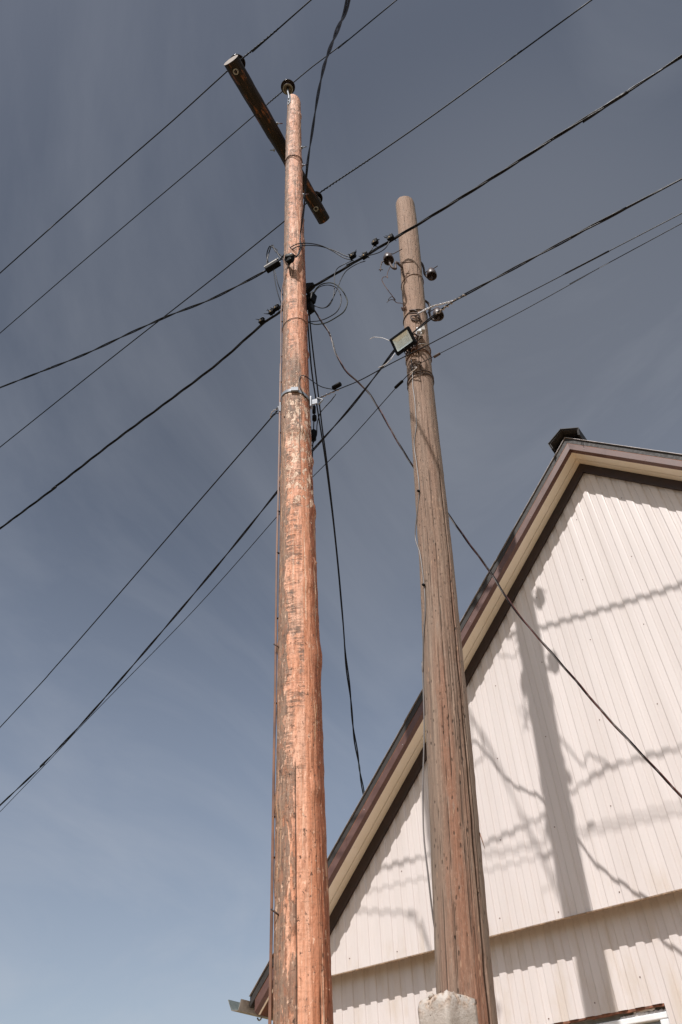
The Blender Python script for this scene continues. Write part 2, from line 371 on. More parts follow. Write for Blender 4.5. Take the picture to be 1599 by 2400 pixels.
def mat_ground():
    t = NT('bounce_ground'); ob = t.tc.outputs['Object']
    a = t.noise(ob, .6, 6); b = t.noise(ob, 14, 6)
    c = t.mix(t.rng(a, .35, .65), (.37, .25, .15), (.49, .36, .24))
    c = t.mix(t.rng(b, .5, .7, 0, .5), c, (.24, .19, .13))
    px, py, _ = t.sep(ob)                    # unseen ground: made pale near the house for bounce light, dark grass beyond
    dist = t.math('SQRT', t.math('ADD', t.math('POWER', t.math('ADD', px, 1.), 2.), t.math('POWER', t.math('SUBTRACT', py, 2.), 2.)))
    far = t.rng(t.math('ADD', dist, t.math('MULTIPLY', a, 4.)), 10., 14.)
    c = t.mix(far, c, t.mix(t.rng(b, .35, .65), (.035, .05, .018), (.085, .095, .04)))
    return t.fin(c, .95, t.bump(b, .5, .02), 0, .1)

def mat_glass():
    t = NT('window_glass'); a = t.noise(t.tc.outputs['Object'], 3, 3)
    return t.fin(t.mix(t.rng(a, .3, .7), (.16, .18, .20), (.22, .245, .265)), .08, None, 0, .6)

m_siding = mat_siding(); m_pole1 = mat_new_pole(); m_pole2 = mat_old_pole(); m_arm = mat_arm(); m_conc = mat_concrete()
m_soffit = mat_soffit(); m_brown = mat_rust_brown(); m_ground = mat_ground(); m_glass = mat_glass()
m_trim = simple('dark_brown_trim', (.026, .0125, .010), .5)
m_verge = simple('black_brown_wind_board', (.030, .026, .024), .7, scale=40)
m_lip = simple('grey_zinc_edge', (.34, .31, .30), .45, .3)
m_roof = simple('brown_roof_sheet', (.075, .045, .04), .5)
m_under = simple('orange_edge', (.30, .12, .055), .7)  # orange of the thin strip along the fascia top
m_wood = simple('reddish_rafter_wood', (.11, .045, .025), .8, bump=.004)
m_osb = simple('raw_board_edge', (.34, .25, .18), .85, var=.4, scale=60)
m_zinc = simple('galvanised_steel', (.24, .255, .28), .6, .25, .15)
m_gutter = simple('old_zinc_gutter', (.33, .31, .28), .5, .35, .25)
m_gutin = simple('greenish_gutter_inside', (.17, .195, .185), .5, .2)
m_white = simple('white_plastic', (.78, .79, .80), .4, 0, .05)
m_foam = simple('dried_foam', (.80, .79, .78), .9, 0, .1, 40, .006)
m_reveal = simple('pale_grey_board', (.52, .50, .48), .8, 0, .15, 20)
m_redgap = simple('rusty_brown_gap', (.20, .085, .05), .9, 0, .4, 30)
m_blk = simple('black_pvc_sheath', (.008, .007, .0085), .45, 0, .3, 30, spec=.2)
m_blk2 = simple('black_plastic', (.004, .004, .0045), .6, 0, .3, 30, spec=.10)
m_alu = simple('dull_aluminium_wire', (.009, .0085, .010), .55, .2, .2, spec=.25)
m_brnw = simple('brown_cable_sheath', (.19, .095, .06), .5, 0, .3, 6)
m_gryw = simple('grey_cable_sheath', (.17, .155, .15), .45, 0, .2, 6)
m_whtw = simple('white_wire', (.62, .60, .60), .45, 0, .1)
m_redw = simple('red_brown_wire', (.11, .035, .03), .45, 0, .3)
m_rust = simple('rusty_iron', (.06, .038, .030), .7, .2, .45, 40, .003)
m_rustw = simple('rusty_tie_wire', (.12, .06, .038), .75, .1, .4, 30)
m_cer = simple('dark_brown_glazed_ceramic', (.030, .016, .013), .18, 0, .25, 14, spec=.6)
m_cer2 = simple('dark_grey_brown_ceramic', (.075, .058, .055), .4, 0, .3, 14)
m_rim = simple('unglazed_ceramic_rim', (.30, .25, .21), .8)
m_end = simple('sawn_grey_end_grain', (.32, .27, .24), .85, 0, .3, 30)
m_refl = simple('frosted_reflector', (.80, .90, .92), .3, 0, .12, 10)
m_refl2 = simple('led_panel_grey_green', (.74, .84, .86), .35, 0, .1, 16)
m_gold = simple('brass_bolt_end', (.55, .42, .25), .5, .3)
m_tape = simple('pale_wire_wrapping', (.44, .39, .36), .7, 0, .4, 50)

# ------------------------------------------------------------------ ground
g = MB(); N = 24; RAD = 400
g.add([(0, 0, 0)] + [(RAD * math.cos(2 * math.pi * i / N), RAD * math.sin(2 * math.pi * i / N), 0) for i in range(N)], [(0, i + 1, (i + 1) % N + 1) for i in range(N)])
tag(g.build('ground', m_ground), 'unseen ground around the poles and the house, pale to bounce light', 'ground', kind='structure')

# ------------------------------------------------------------------ house
AX, AZ = -.958, 5.552 + CAMZ               # wall point under the ridge
SL, SR = 1.06, 1.03
EL, ER = -4.84, 2.75                       # ends of the sloping eaves
def line(x): return AZ - (SL * (AX - x) if x < AX else SR * (x - AX))
house = tag(empty('gable_house'), 'cream ribbed metal gable house with brown roof trim behind the old pole', 'house')
PITCH = .115; RIB0 = -4.1485
def profile(x0, x1, y, phase, extra=()):
    pts = []; k = int((x0 - phase) / PITCH) - 2; fl = .005
    while phase + k * PITCH < x1 + PITCH:
        a = phase + k * PITCH; b = a + .053
        pts += [(a - .0075, y + .0055), (a + .0005, y - .0045), (b - .007, y - .0045), (b - .0005, y - .0035), (b + .003, y - .0010), (b + .005, y - .0013), (b + .009, y + .0052), (b + .014, y + .0055)]
        # shallow stiffening flutes on crest and valley
        pts += [(b + .031, y + .0055), (b + .034, y + .0042), (b + .037, y + .0055)]
        k += 1
    pts = [p for p in pts if x0 <= p[0] <= x1]
    def yy(x):
        for (ax, ay), (bx, by) in zip(pts, pts[1:]):
            if ax <= x <= bx: return ay + (by - ay) * (x - ax) / max(1e-6, bx - ax)
        return y
    for x in [x0, x1] + list(extra): pts.append((x, yy(x)))
    return sorted(set(pts))
def siding(name, y, phase, x0, x1, zb, zt, extra=(), hole=None):
    m = MB(); P = profile(x0, x1, y, phase, extra)
    for (ax, ay), (bx, by) in zip(P, P[1:]):
        mid = (ax + bx) / 2
        if hole and hole[0] < mid < hole[1]: spans = [(lambda x: zb, lambda x: hole[2]), (lambda x: hole[3], zt)]
        else: spans = [(lambda x: zb, zt)]
        for lo, hi in spans:
            m.add([(ax, ay, lo(ax)), (bx, by, lo(bx)), (bx, by, hi(bx)), (ax, ay, hi(ax))], [(0, 1, 2, 3)])
    return m.build(name, m_siding, house, recalc=False)
ZB = 1.649 + CAMZ
up = siding('gable_siding', D, RIB0, EL + .1, ER - .1, ZB, lambda x: line(x) + .01, (AX,))
REC = .14
WX0, WX1, WZ0, WZ1 = -3.05, -1.713, .95, 1.085 + CAMZ
low = siding('lower_siding', D + REC, RIB0 + .064, EL + .1, ER - .1, .25, lambda x: ZB + .1, (WX0, WX1), (WX0, WX1, WZ0, WZ1))
# edge of the upper cladding and the board closing the step behind it
e = MB(); xs = [EL + .1 + i * .03 for i in range(int((ER - EL - .2) / .03))]
zz = [ZB - .004 + .0025 * noise.noise(Vector((x * 14, 0, 0))) for x in xs]
for i in range(len(xs) - 1):
    a, b = xs[i], xs[i + 1]
    e.prism([(a, D - .006, zz[i] - .004), (a, D + .014, zz[i] - .004), (a, D + .014, ZB - .001), (a, D - .0075, ZB - .001)], [(b, D - .006, zz[i + 1] - .004), (b, D + .014, zz[i + 1] - .004), (b, D + .014, ZB - .001), (b, D - .0075, ZB - .001)])
e.build('bottom_edge', m_osb, up)
MB().box(((EL + ER) / 2, D + .017 + (REC - .03) / 2, ZB + .042), (ER - EL - .2, REC - .03, .02)).build('step_board', m_wood, house)
# side, rear and inner walls
YB = D + 8.5
for x_ in (EL + .17, ER - .17): MB().box((x_, (D + REC + YB) / 2 + .02, 1.45), (.12, YB - D - REC - .02, 2.9)).build('side_wall', m_siding, house)
m = MB(); m.prism([(EL + .11, YB, .0), (ER - .11, YB, 0), (ER - .11, YB, line(ER - .11)), (AX, YB, AZ), (EL + .11, YB, line(EL + .11))], [(EL + .11, YB + .1, .0), (ER - .11, YB + .1, 0), (ER - .11, YB + .1, line(ER - .11)), (AX, YB + .1, AZ), (EL + .11, YB + .1, line(EL + .11))])
m.build('rear_wall', m_siding, house)
MB().box(((EL + ER) / 2, D + REC + .02, .125), (ER - EL - .24, .12, .25)).build('plinth', m_conc, house)
def rake(name, poly, mat, side, x_end=None, parent=house, start=None):
    xe = x_end if x_end is not None else (EL if side < 0 else ER); xa = AX if start is None else start
    m = MB()
    m.prism([(xa, D - o, line(xa if xa != AX else AX) + dz) for o, dz in poly], [(xe, D - o, line(xe) + dz) for o, dz in poly])
    return m.build(name, mat, parent)
for s in (-1, 1):
    rake('gable_trim', [(.006, -.126), (.030, -.126), (.030, -.002), (.006, -.002)], m_trim, s, (EL + .12) if s < 0 else (ER - .12))
    rake('trim_lip', [(.030, -.134), (.036, -.134), (.036, -.112), (.030, -.112)], m_trim, s, (EL + .12) if s < 0 else (ER - .12), house)
    rake('soffit_board', [(-.02, .0), (.100, .0), (.100, .012), (-.02, .012)], m_soffit, s)
    rake('soffit_board', [(.1075, .001), (.213, .001), (.213, .013), (.1075, .013)], m_soffit, s)
    rake('soffit_backing', [(-.02, .015), (.21, .015), (.21, .03), (-.02, .03)], m_osb, s)
    rake('fascia', [(.2145, -.004), (.256, .012), (.258, .094), (.2145, .094)], m_brown, s)
    rake('fascia_edge', [(.216, .0945), (.2585, .0945), (.2585, .1005), (.216, .1005)], m_under, s)
    # dark wind boards in lapped lengths
    cuts = [AX, -2.02, -3.15, -4.2, EL - .05] if s < 0 else [AX, -.02, 1.1, ER + .05]
    for i, (a, b) in enumerate(zip(cuts, cuts[1:])):
        k = .0035 * (i % 2); ov = 0 if i == 0 else .05 * -s
        mb = MB(); po = [(.216, .101), (.260 + k, .101), (.260 + k, .174), (.216, .174)]
        mb.prism([(a + ov, D - o, line(a + ov) + dz) for o, dz in po], [(b, D - o, line(b) + dz) for o, dz in po]); mb.build('wind_board', m_verge, house)
        mb = MB(); po = [(.215, .1745 + k), (.274 + k, .1745 + k), (.274 + k, .179 + k), (.215, .179 + k)]
        mb.prism([(a + ov, D - o, line(a + ov) + dz) for o, dz in po], [(b, D - o, line(b) + dz) for o, dz in po]); mb.build('roof_edge', m_lip, house)
    mb = MB(); xe = EL - .045 if s < 0 else ER + .045
    po = [(.2135, .106), (.2135, .186), (D - YB - .2, .186), (D - YB - .2, .106)]
    mb.prism([(AX, D - o, AZ + dz) for o, dz in po], [(xe, D - o, line(xe) + dz) for o, dz in po]); mb.build('roof', m_roof, house)
nl = MB().lathe([(0, .003), (.003, .003), (.005, 0)], (0, 0, 0), (0, -1, 0), 8)
n0 = None
for s_ in (-1, 1):
    for i in range(9):
        x = AX + s_ * (.12 + i * .43 + random.uniform(-.03, .03))
        if not EL < x < ER: continue
        if n0 is None: n0 = nl.build('nail', m_lip, house); o = n0
        else: o = n0.copy(); COL.objects.link(o); o.parent = house
        o.location = (x, D - .2572, line(x) + .052 + random.uniform(-.02, .02))
    for x0_, x1_, k in ((.9, 2.1, .0025), (2.9, 3.5, .0022)):
        xa, xb = AX + s_ * x0_, AX + s_ * x1_
        mb = MB(); po = [(.2146, -.0045), (.2565 + k, .0105), (.2582 + k, .0935), (.2146, .0935)]
        mb.prism([(xa, D - o_, line(xa) + dz) for o_, dz in po], [(xb, D - o_, line(xb) + dz) for o_, dz in po]); mb.build('fascia_lap', m_brown, house)
# ridge cap: bent sheet standing on the ridge
mb = MB(); sec = [(-.150, .045), (-.165, .145), (0, .252), (.165, .145), (.150, .045)]
for (ax, az), (bx, bz) in zip(sec, sec[1:]):
    nx, nz = (bz - az), -(bx - ax); L = math.hypot(nx, nz); nx, nz = nx / L * .006, nz / L * .006
    q = [(ax, az), (bx, bz), (bx + nx, bz + nz), (ax + nx, az + nz)]
    mb.prism([(AX + u, D - .335, AZ + z) for u, z in q], [(AX + u, YB + .2, AZ + z) for u, z in q])
rc = mb.build('ridge_cap', m_verge, house)
mb = MB(); sec2 = [(-.138, .06), (-.15, .138), (0, .238), (.15, .138), (.138, .06)]
for (ax, az), (bx, bz) in zip(sec2, sec2[1:]):
    nx, nz = (bz - az), -(bx - ax); L = math.hypot(nx, nz); nx, nz = nx / L * .005, nz / L * .005
    q = [(ax, az), (bx, bz), (bx + nx, bz + nz), (ax + nx, az + nz)]
    mb.prism([(AX + u, D - .325, AZ + z) for u, z in q], [(AX + u, D - .16, AZ + z) for u, z in q])
mb.build('cap_lining', m_verge, rc)
# eaves on the left: rafter tails, board, gutter with hook
mb = MB(); mb.prism([(EL - .0, D - .19, line(EL) - .0), (EL, YB, line(EL)), (EL + .14, YB, line(EL + .14)), (EL + .14, D - .19, line(EL + .14))], [(EL, D - .19, line(EL) + .09), (EL, YB, line(EL) + .09), (EL + .14, YB, line(EL + .14) + .09), (EL + .14, D - .19, line(EL + .14) + .09)])
mb.build('eave_board', m_wood, house)
for i in range(6):
    y = D + .05 + i * 1.0
    MB().box((EL + .10, y, line(EL) + .02), (.16, .06, .10), Matrix.Rotation(-math.atan(SL), 3, 'Y')).build('rafter', m_wood, house)
gz = 1.5 + CAMZ
sec = [(-5.035, gz + .045), (-4.992, gz - .035), (-4.915, gz - .045), (-4.885, gz + .03)]
gut = None
for nm, dx, mt in (('gutter', 0, m_gutter), ('gutter_lining', .004, m_gutin)):
    mb = MB()
    for (ax, az), (bx, bz) in zip(sec, sec[1:]):
        nx, nz = -(bz - az), (bx - ax); L = math.hypot(nx, nz); nx, nz = nx / L, nz / L
        q = [(ax + nx * dx, az + nz * dx), (bx + nx * dx, bz + nz * dx), (bx + nx * (dx + .003), bz + nz * (dx + .003)), (ax + nx * (dx + .003), az + nz * (dx + .003))]
        mb.prism([(u, D - .37, z) for u, z in q], [(u, YB + .1, z - .02) for u, z in q])
    o = mb.build(nm, mt, gut or house); gut = gut or o
mb = MB(); hk = [Vector((-4.86, D - .10, gz + .10)), Vector((-4.87, D - .10, gz + .02)), Vector((-4.90, D - .10, gz - .055)), Vector((-4.93, D - .10, gz - .075)), Vector((-4.95, D - .10, gz - .055))]
mb.tube(catmull(hk, .01), .006, 8); mb.build('gutter_hook', m_zinc, gut)
# window
win = empty('window'); win.parent = house
yw = D + REC
mb = MB()
def rough_strip(mb, x0, x1, y0, y1, z0, amp, step, top):
    xs = [x0 + (x1 - x0) * i / step for i in range(step + 1)]
    zs = [z0 + amp * noise.noise(Vector((x * 17, 3.3, y0))) + .5 * amp * noise.noise(Vector((x * 51, 1.3, y0))) for x in xs]
    for i in range(step):
        mb.prism([(xs[i], y0, zs[i]), (xs[i], y1, zs[i]), (xs[i], y1, top), (xs[i], y0, top)], [(xs[i + 1], y0, zs[i + 1]), (xs[i + 1], y1, zs[i + 1]), (xs[i + 1], y1, top), (xs[i + 1], y0, top)])
rough_strip(mb, WX0, WX1 - .003, yw + .006, yw + .03, WZ1 - .012, .008, 60, WZ1 + .04)
mb.build('torn_edge', m_redgap, win)
MB().box(((WX0 + WX1) / 2, yw + .085, WZ1 - .02), (WX1 - WX0 + .1, .02, .12)).build('reveal', m_reveal, win)
MB().box((WX1 + .012, yw + .05, (WZ0 + WZ1) / 2), (.02, .06, WZ1 - WZ0)).build('reveal', m_reveal, win)
fr = MB(); zt = WZ1 - .040
for c, sz in ((((WX0 + WX1) / 2, yw + .055, zt - .018), (WX1 - WX0 - .012, .07, .036)), (((WX0 + WX1) / 2, yw + .055, WZ0 + .03), (WX1 - WX0 - .012, .07, .06)), ((WX1 - .034, yw + .055, (WZ0 + zt) / 2 + .011), (.056, .07, zt - WZ0 - .098)), ((WX0 + .034, yw + .055, (WZ0 + zt) / 2 + .011), (.056, .07, zt - WZ0 - .098)), (((WX0 + WX1) / 2, yw + .055, (WZ0 + zt) / 2 + .011), (.06, .07, zt - WZ0 - .098))):
    fr.box(c, sz)
bevel(fr.build('frame', m_white, win), .006)
MB().box(((WX0 + WX1) / 2, yw + .07, (WZ0 + zt) / 2), (WX1 - WX0 - .1, .012, zt - WZ0 - .06)).build('pane', m_glass, win)
fo = MB()
for i in range(34):
    x = -2.02 + i * .0093; r = .010 + .009 * abs(noise.noise(Vector((i * .7, 2, 0)))) + (.008 if 10 < i < 17 else 0)
    ps = []; seg = 7
    for a in range(4):
        for k in range(seg):
            th = math.pi * (a + .5) / 4; ph = 2 * math.pi * k / seg; rr = r * (1 + .35 * noise.noise(Vector((i, a * 2.3, k * 1.7))))
            ps.append((x + rr * math.sin(th) * math.cos(ph), yw + .04 + rr * math.sin(th) * math.sin(ph), zt + .004 + rr * math.cos(th) * 1.1))
    fo.add(ps, [(a * seg + k, a * seg + (k + 1) % seg, (a + 1) * seg + (k + 1) % seg, (a + 1) * seg + k) for a in range(3) for k in range(seg)] + [tuple(range(seg)), tuple(reversed(range(3 * seg, 4 * seg)))], True)
fo.build('foam_bead', m_foam, win)
fo = MB(); rough_strip(fo, -1.93, -1.79, yw + .031, yw + .05, WZ1 - .022, .010, 26, WZ1 - .004); fo.build('foam_scrap', m_foam, win)
# roofing screws in the cladding
scr = MB(); scr.lathe([(.0, .004), (.0034, .004), (.0042, .002), (.0042, 0)], (0, 0, 0), (0, -1, 0), 10)
s0 = None
spots = []
for r_, zr in enumerate((1.72, 2.28, 2.95, 3.62, 4.28, 4.9)):
    for k in range(34):
        if (k * 3 + r_) % 4: continue
        x = RIB0 + k * PITCH + .088; z = zr + CAMZ + random.uniform(-.05, .05)
        if z < line(x) - .18: spots.append((x + random.uniform(-.008, .008), D + .0055, z, up))
for k in range(24):
    if k % 3 == 1: spots.append((RIB0 + .064 + k * PITCH + .09 + random.uniform(-.01, .01), D + REC + .0055, 1.12 + CAMZ + random.uniform(-.03, .15), low))
for x, y, z, par in spots[:95]:
    if s0 is None: s0 = scr.build('screw', m_rustw, par); o = s0
    else: o = s0.copy(); COL.objects.link(o); o.parent = par
    o.location = (x, y, z)

# ------------------------------------------------------------------ pole shafts
def fit(samples, d):                        # pixel edges (x0, x1, y) -> axis points and radii at height
    out = []
    for x0, x1, y in samples:
        c = at_d((x0 + x1) / 2, y, d); depth = (c - EYE).dot(c_fwd)
        out.append((c.z, c.x, (x1 - x0) * S / F * depth / 2))
    return out
def lin(pts, z, k):
    if z <= pts[0][0]: a, b = pts[0], pts[1]
    elif z >= pts[-1][0]: a, b = pts[-2], pts[-1]
    else:
        for a, b in zip(pts, pts[1:]):
            if a[0] <= z <= b[0]: break
    return a[k] + (b[k] - a[k]) * (z - a[0]) / (b[0] - a[0])
class Pole: pass
def mk_pole(d, axis, radii, ztop, seed, lump, facing):
    p = Pole(); p.y = D - d; p.ax = axis; p.rd = radii; p.top = ztop; p.seed = seed; p.lump = lump
    p.face = math.atan2(facing[1], facing[0]); p.rough = .02; p.knots = []; return p
def p_x(p, z): return lin(p.ax, z, 1)
def p_r(p, z): return lin(p.rd, max(z, p.rd[0][0]), 1)
def p_center(p, z): return Vector((p_x(p, z), p.y, z))
def p_dir(p, phi): return Vector((math.cos(p.face + phi), math.sin(p.face + phi), 0))   # phi > 0 to the right as the camera sees it
def p_surf(p, phi, z, extra=0): return p_center(p, z) + p_dir(p, phi) * (p_r(p, z) + extra)
def p_hit(p, x, y, extra=.0, src=False):    # where the ray through a pixel meets the shaft (plus extra)
    r = ray(x, y, src); t0 = p.y / r.y; t = t0 * .8; last = None; best = (9, t0)
    for i in range(900):
        t = t0 * (.8 + .25 * i / 900); q = EYE + r * t
        dd = math.hypot(q.x - p_x(p, q.z), q.y - p.y) - p_r(p, q.z) - extra
        if dd <= 0: return q
        if dd < best[0]: best = (dd, t)
    return EYE + r * best[1]
def shaft(name, p, mat, parent, seg, dz, cracks, chamfer, top_fn):
    m = MB(); z = -.5; zs = []
    while z < p.top: zs.append(z); z += dz
    zs += [p.top]
    m.uv = []; cr = []
    for z in zs:
        c = p_center(p, z); r0 = p_r(p, z)
        for k in range(seg):
            phi = 2 * math.pi * k / seg - math.pi + math.pi / seg * 0
            dv = p_dir(p, phi)
            q = Vector((dv.x * 1.3, dv.y * 1.3, z * .8 + p.seed))
            r = r0 * (1 + p.lump * noise.noise(q) + p.lump * .55 * noise.noise(Vector((dv.x * 4, dv.y * 4, z * 3 + p.seed))))
            r += r0 * p.rough * noise.noise(Vector((dv.x * 9, dv.y * 9, z * 9 + p.seed))) + r0 * p.rough * .6 * noise.noise(Vector((dv.x * 20, dv.y * 20, z * 16 + p.seed)))
            for kp, kz, kr, kh in p.knots:
                if abs(z - kz) < 3 * kr: r += kh * math.exp(-((z - kz) / kr) ** 2 - (((phi - kp + math.pi) % (2 * math.pi) - math.pi) * r0 / kr) ** 2)
            ck = 0
            for (ph, za, zb, w, amp, dep, sd) in cracks:
                if za < z < zb:
                    pc = ph + amp * noise.noise(Vector((z * .9, sd, 0))) + .25 * amp * noise.noise(Vector((z * 6, sd, 5)))
                    dd = abs((phi - pc + math.pi) % (2 * math.pi) - math.pi)
                    ww = w * min(1, (z - za) * 2.5, (zb - z) * 2.5) * (.55 + .9 * abs(noise.noise(Vector((z * 2.1, sd, 9)))))
                    kk = 1 - sm01(dd, ww * .45, ww * 1.05 + .004)
                    if kk > ck: ck = kk; r_d = dep * kk
            if ck: r -= r_d
            zz = top_fn(z, phi, r, r0) if top_fn else (z, r)
            pos = c + dv * zz[1]; pos.z = zz[0]
            m.v.append(tuple(pos)); cr.append(ck); m.uv.append((phi / (2 * math.pi), z))
    n_ = len(zs)
    for i in range(n_ - 1):
        for k in range(seg):
            m.f.append((i * seg + k, i * seg + (k + 1) % seg, (i + 1) * seg + (k + 1) % seg, (i + 1) * seg + k)); m.sm.append(True)
    m.f.append(tuple((n_ - 1) * seg + k for k in range(seg))); m.sm.append(False)
    m.at['crack'] = cr
    return m.build(name, mat, parent, recalc=False)

# new pole
D1 = 2.62
s1 = [(632, 762, 2340), (636, 747, 1850), (642, 730, 1400), (650, 708, 880), (658, 692, 330)]
f1 = fit(s1, D1)
ax1 = [(0, f1[0][1] + .02), (f1[0][0], f1[0][1]), (f1[2][0], f1[2][1]), (f1[3][0], f1[3][1]), (f1[4][0], f1[4][1]), (f1[4][0] + 2.2, f1[4][1] - .012)]
rd1 = [(0, .134), (2.3, .128), (3.2, .127), (4.6, .125), (7.2, .117), (13.3, .109), (15.4, .098)]
P1 = mk_pole(D1, ax1, rd1, at_d(680, 226, D1).z + .1, 3.1, .035, (2.5, -3.08))
P1.rough = .034
P1.knots = [(random.uniform(-1.7, 1.7), random.uniform(3, 14), random.uniform(.02, .05), random.uniform(.006, .016)) for _ in range(46)] + [(1.5, 4.05, .09, .014), (1.5, 5.3, .07, .014), (1.45, 8.0, .05, .016), (1.5, 9.6, .05, .012), (.2, 6.1, .06, .014), (-.3, 6.12, .06, .012), (.5, 6.13, .05, .012)]
def top1(z, phi, r, r0):
    if z > P1.top - .30:
        k = (z - P1.top + .30) / .30
        return (z - .16 * k * (math.cos(phi - 1.5) * .5 + .5), r * (1 - .22 * k ** 3))
    return (z, r)
pole1 = tag(empty('utility_pole'), 'tall reddish new log utility pole with dark log crossarm, left of the grey pole', 'utility pole')
shaft('shaft', P1, m_pole1, pole1, 150, .032, [(-.21, -.4, 3.35, .030, .04, .012, 1.5), (.62, 1.4, 2.6, .025, .06, .008, 4.5), (.25, 5.2, 6.4, .012, .04, .005, 8.5), (.18, 10.2, 11.6, .014, .04, .005, 6.5)], .02, top1)

# old pole
D2 = 2.06
s2 = [(1003, 1133, 2250), (983, 1087, 1750), (965, 1043, 1300), (941, 1001, 930), (914, 960, 520)]
f2 = fit(s2, D2)
ax2 = [(0, -2.05)] + [(a, b) for a, b, c in f2] + [(10.05, -1.355)]
rd2 = [(0, .136)] + [(a, c) for a, b, c in f2[:4]] + [(9.2, .107), (10.05, .106)]
P2 = mk_pole(D2, ax2, rd2, 10.02, 11.7, .03, (1.55, -3.52))
def top2(z, phi, r, r0):
    if z > P2.top - .06: return (z - .05 * (z - P2.top + .06) / .06 * (math.cos(phi - 1.3) * .5 + .5) + .012 * noise.noise(Vector((phi * 3, 2, 7))), r * (1 - .04 * ((z - P2.top + .06) / .06) ** 3))
    return (z, r)
pole2 = tag(empty('utility_pole'), 'weathered grey brown wooden utility pole carrying the floodlight in front of the house gable', 'utility pole')
ck2 = [(.90, -.4, 5.9, .085, .06, .024, 2.2), (1.05, 2.6, 4.6, .03, .08, .010, 26.2), (.12, 3.0, 6.0, .020, .10, .012, 3.3), (-.12, .6, 4.3, .016, .11, .010, 5.1), (-.55, .5, 3.3, .011, .09, .006, 6.4), (.45, 1.9, 4.4, .009, .08, .005, 7.9), (-.32, 3.6, 6.8, .010, .08, .005, 1.2),
       (.12, 6.3, 7.7, .030, .06, .016, 9.3), (.02, 8.0, 9.3, .016, .06, .010, 10.1), (-.15, 8.5, 10.0, .010, .06, .006, 12.5), (.75, 7.8, 10.05, .024, .05, .010, 13.4), (.35, 5.4, 7.2, .010, .06, .006, 14.2), (.62, 2.4, 3.8, .009, .06, .005, 17), (.25, .2, 2.3, .012, .08, .006, 21.5)]
shaft('shaft', P2, m_pole2, pole2, 190, .028, ck2, .01, top2)

# ------------------------------------------------------------------ crossarm, insulators and ironwork of the new pole
ZA = 11.87 + CAMZ
a0 = at_z(531, 138, ZA); a1 = at_z(745, 506, ZA)
adir = (a1 - a0).normalized(); ALEN = (a1 - a0).length
def arm_frame(t): return a0 + adir * (ALEN * t)
u_ = adir.cross(Vector((0, 0, 1))).normalized(); v_ = u_.cross(adir).normalized()
m = MB(); m.uv = []; seg = 64; nr = 90
for i in range(nr + 1):
    t = i / nr; c = arm_frame(t); r0 = .117 - .016 * t
    for k in range(seg):
        a = 2 * math.pi * k / seg; dv = u_ * math.cos(a) + v_ * math.sin(a)
        r = r0 * (1 + .02 * noise.noise(Vector((math.cos(a) * 9, math.sin(a) * 9, t * 40))) + .05 * noise.noise(Vector((math.cos(a), math.sin(a), t * 4 + 5))) + .05 * noise.noise(Vector((math.cos(a) * 4, math.sin(a) * 4, t * 14))))
        if .42 < t < .66: r *= 1 - .10 * math.sin((t - .42) / .24 * math.pi)
        m.v.append(tuple(c + dv * r)); m.uv.append((k / seg, t * ALEN))
for i in range(nr):
    for k in range(seg):
        m.f.append((i * seg + k, i * seg + (k + 1) % seg, (i + 1) * seg + (k + 1) % seg, (i + 1) * seg + k)); m.sm.append(True)
m.uv = m.uv; arm = m.build('crossarm', m_arm, pole1)
for t, sg in ((0, -1), (1, 1)):
    mb = MB(); c = arm_frame(t) + adir * (sg * .001); r0 = .117 - .016 * t
    mb.add([c] + [c + (u_ * math.cos(2 * math.pi * k / 40) + v_ * math.sin(2 * math.pi * k / 40)) * r0 * (1 + .05 * noise.noise(Vector((math.cos(2 * math.pi * k / 40), math.sin(2 * math.pi * k / 40), t * 4 + 5)))) for k in range(40)], [(0, k + 1, (k + 1) % 40 + 1) for k in range(40)])
    mb.build('end_grain', m_end, arm)
INS = [(0, .225), (.03, .224), (.042, .215), (.042, .198), (.034, .190), (.034, .180), (.05, .172), (.078, .150), (.088, .120), (.088, .110), (.080, .108), (.072, .135), (.058, .14), (.056, .085), (.063, .04), (.063, .03)]
RIM = [(.063, .030), (.060, .022), (.050, .022), (.047, .03), (.040, .08), (.02, .085)]
def pin_insulator(base, axis, par, pin=.14, s=1.):
    axis = Vector(axis).normalized(); b = Vector(base)
    o = MB().lathe([(r * s, h * s) for r, h in INS], b, axis).build('insulator', m_cer, par)
    MB().lathe([(r * s, h * s) for r, h in RIM], b, axis).build('rim', m_rim, o)
    MB().tube([b - axis * pin, b + axis * .1 * s], .011, 10).build('pin', m_zinc, o)
    return o
for t in (.05, .90):
    c = arm_frame(t); pin_insulator(c + Vector((0, 0, .15)), (0, 0, 1), pole1, .06, 1.3)
    bt = c - Vector((0, 0, .117 - .016 * t))
    wsh = MB().lathe([(.022, .0), (.022, -.008), (.040, -.008), (.040, .012)], bt, (0, 0, 1), 24).build('washer', m_lip, arm)
    MB().lathe([(0, -.03), (.013, -.03), (.013, .0)], bt, (0, 0, 1), 8).build('bolt', m_rust, wsh)
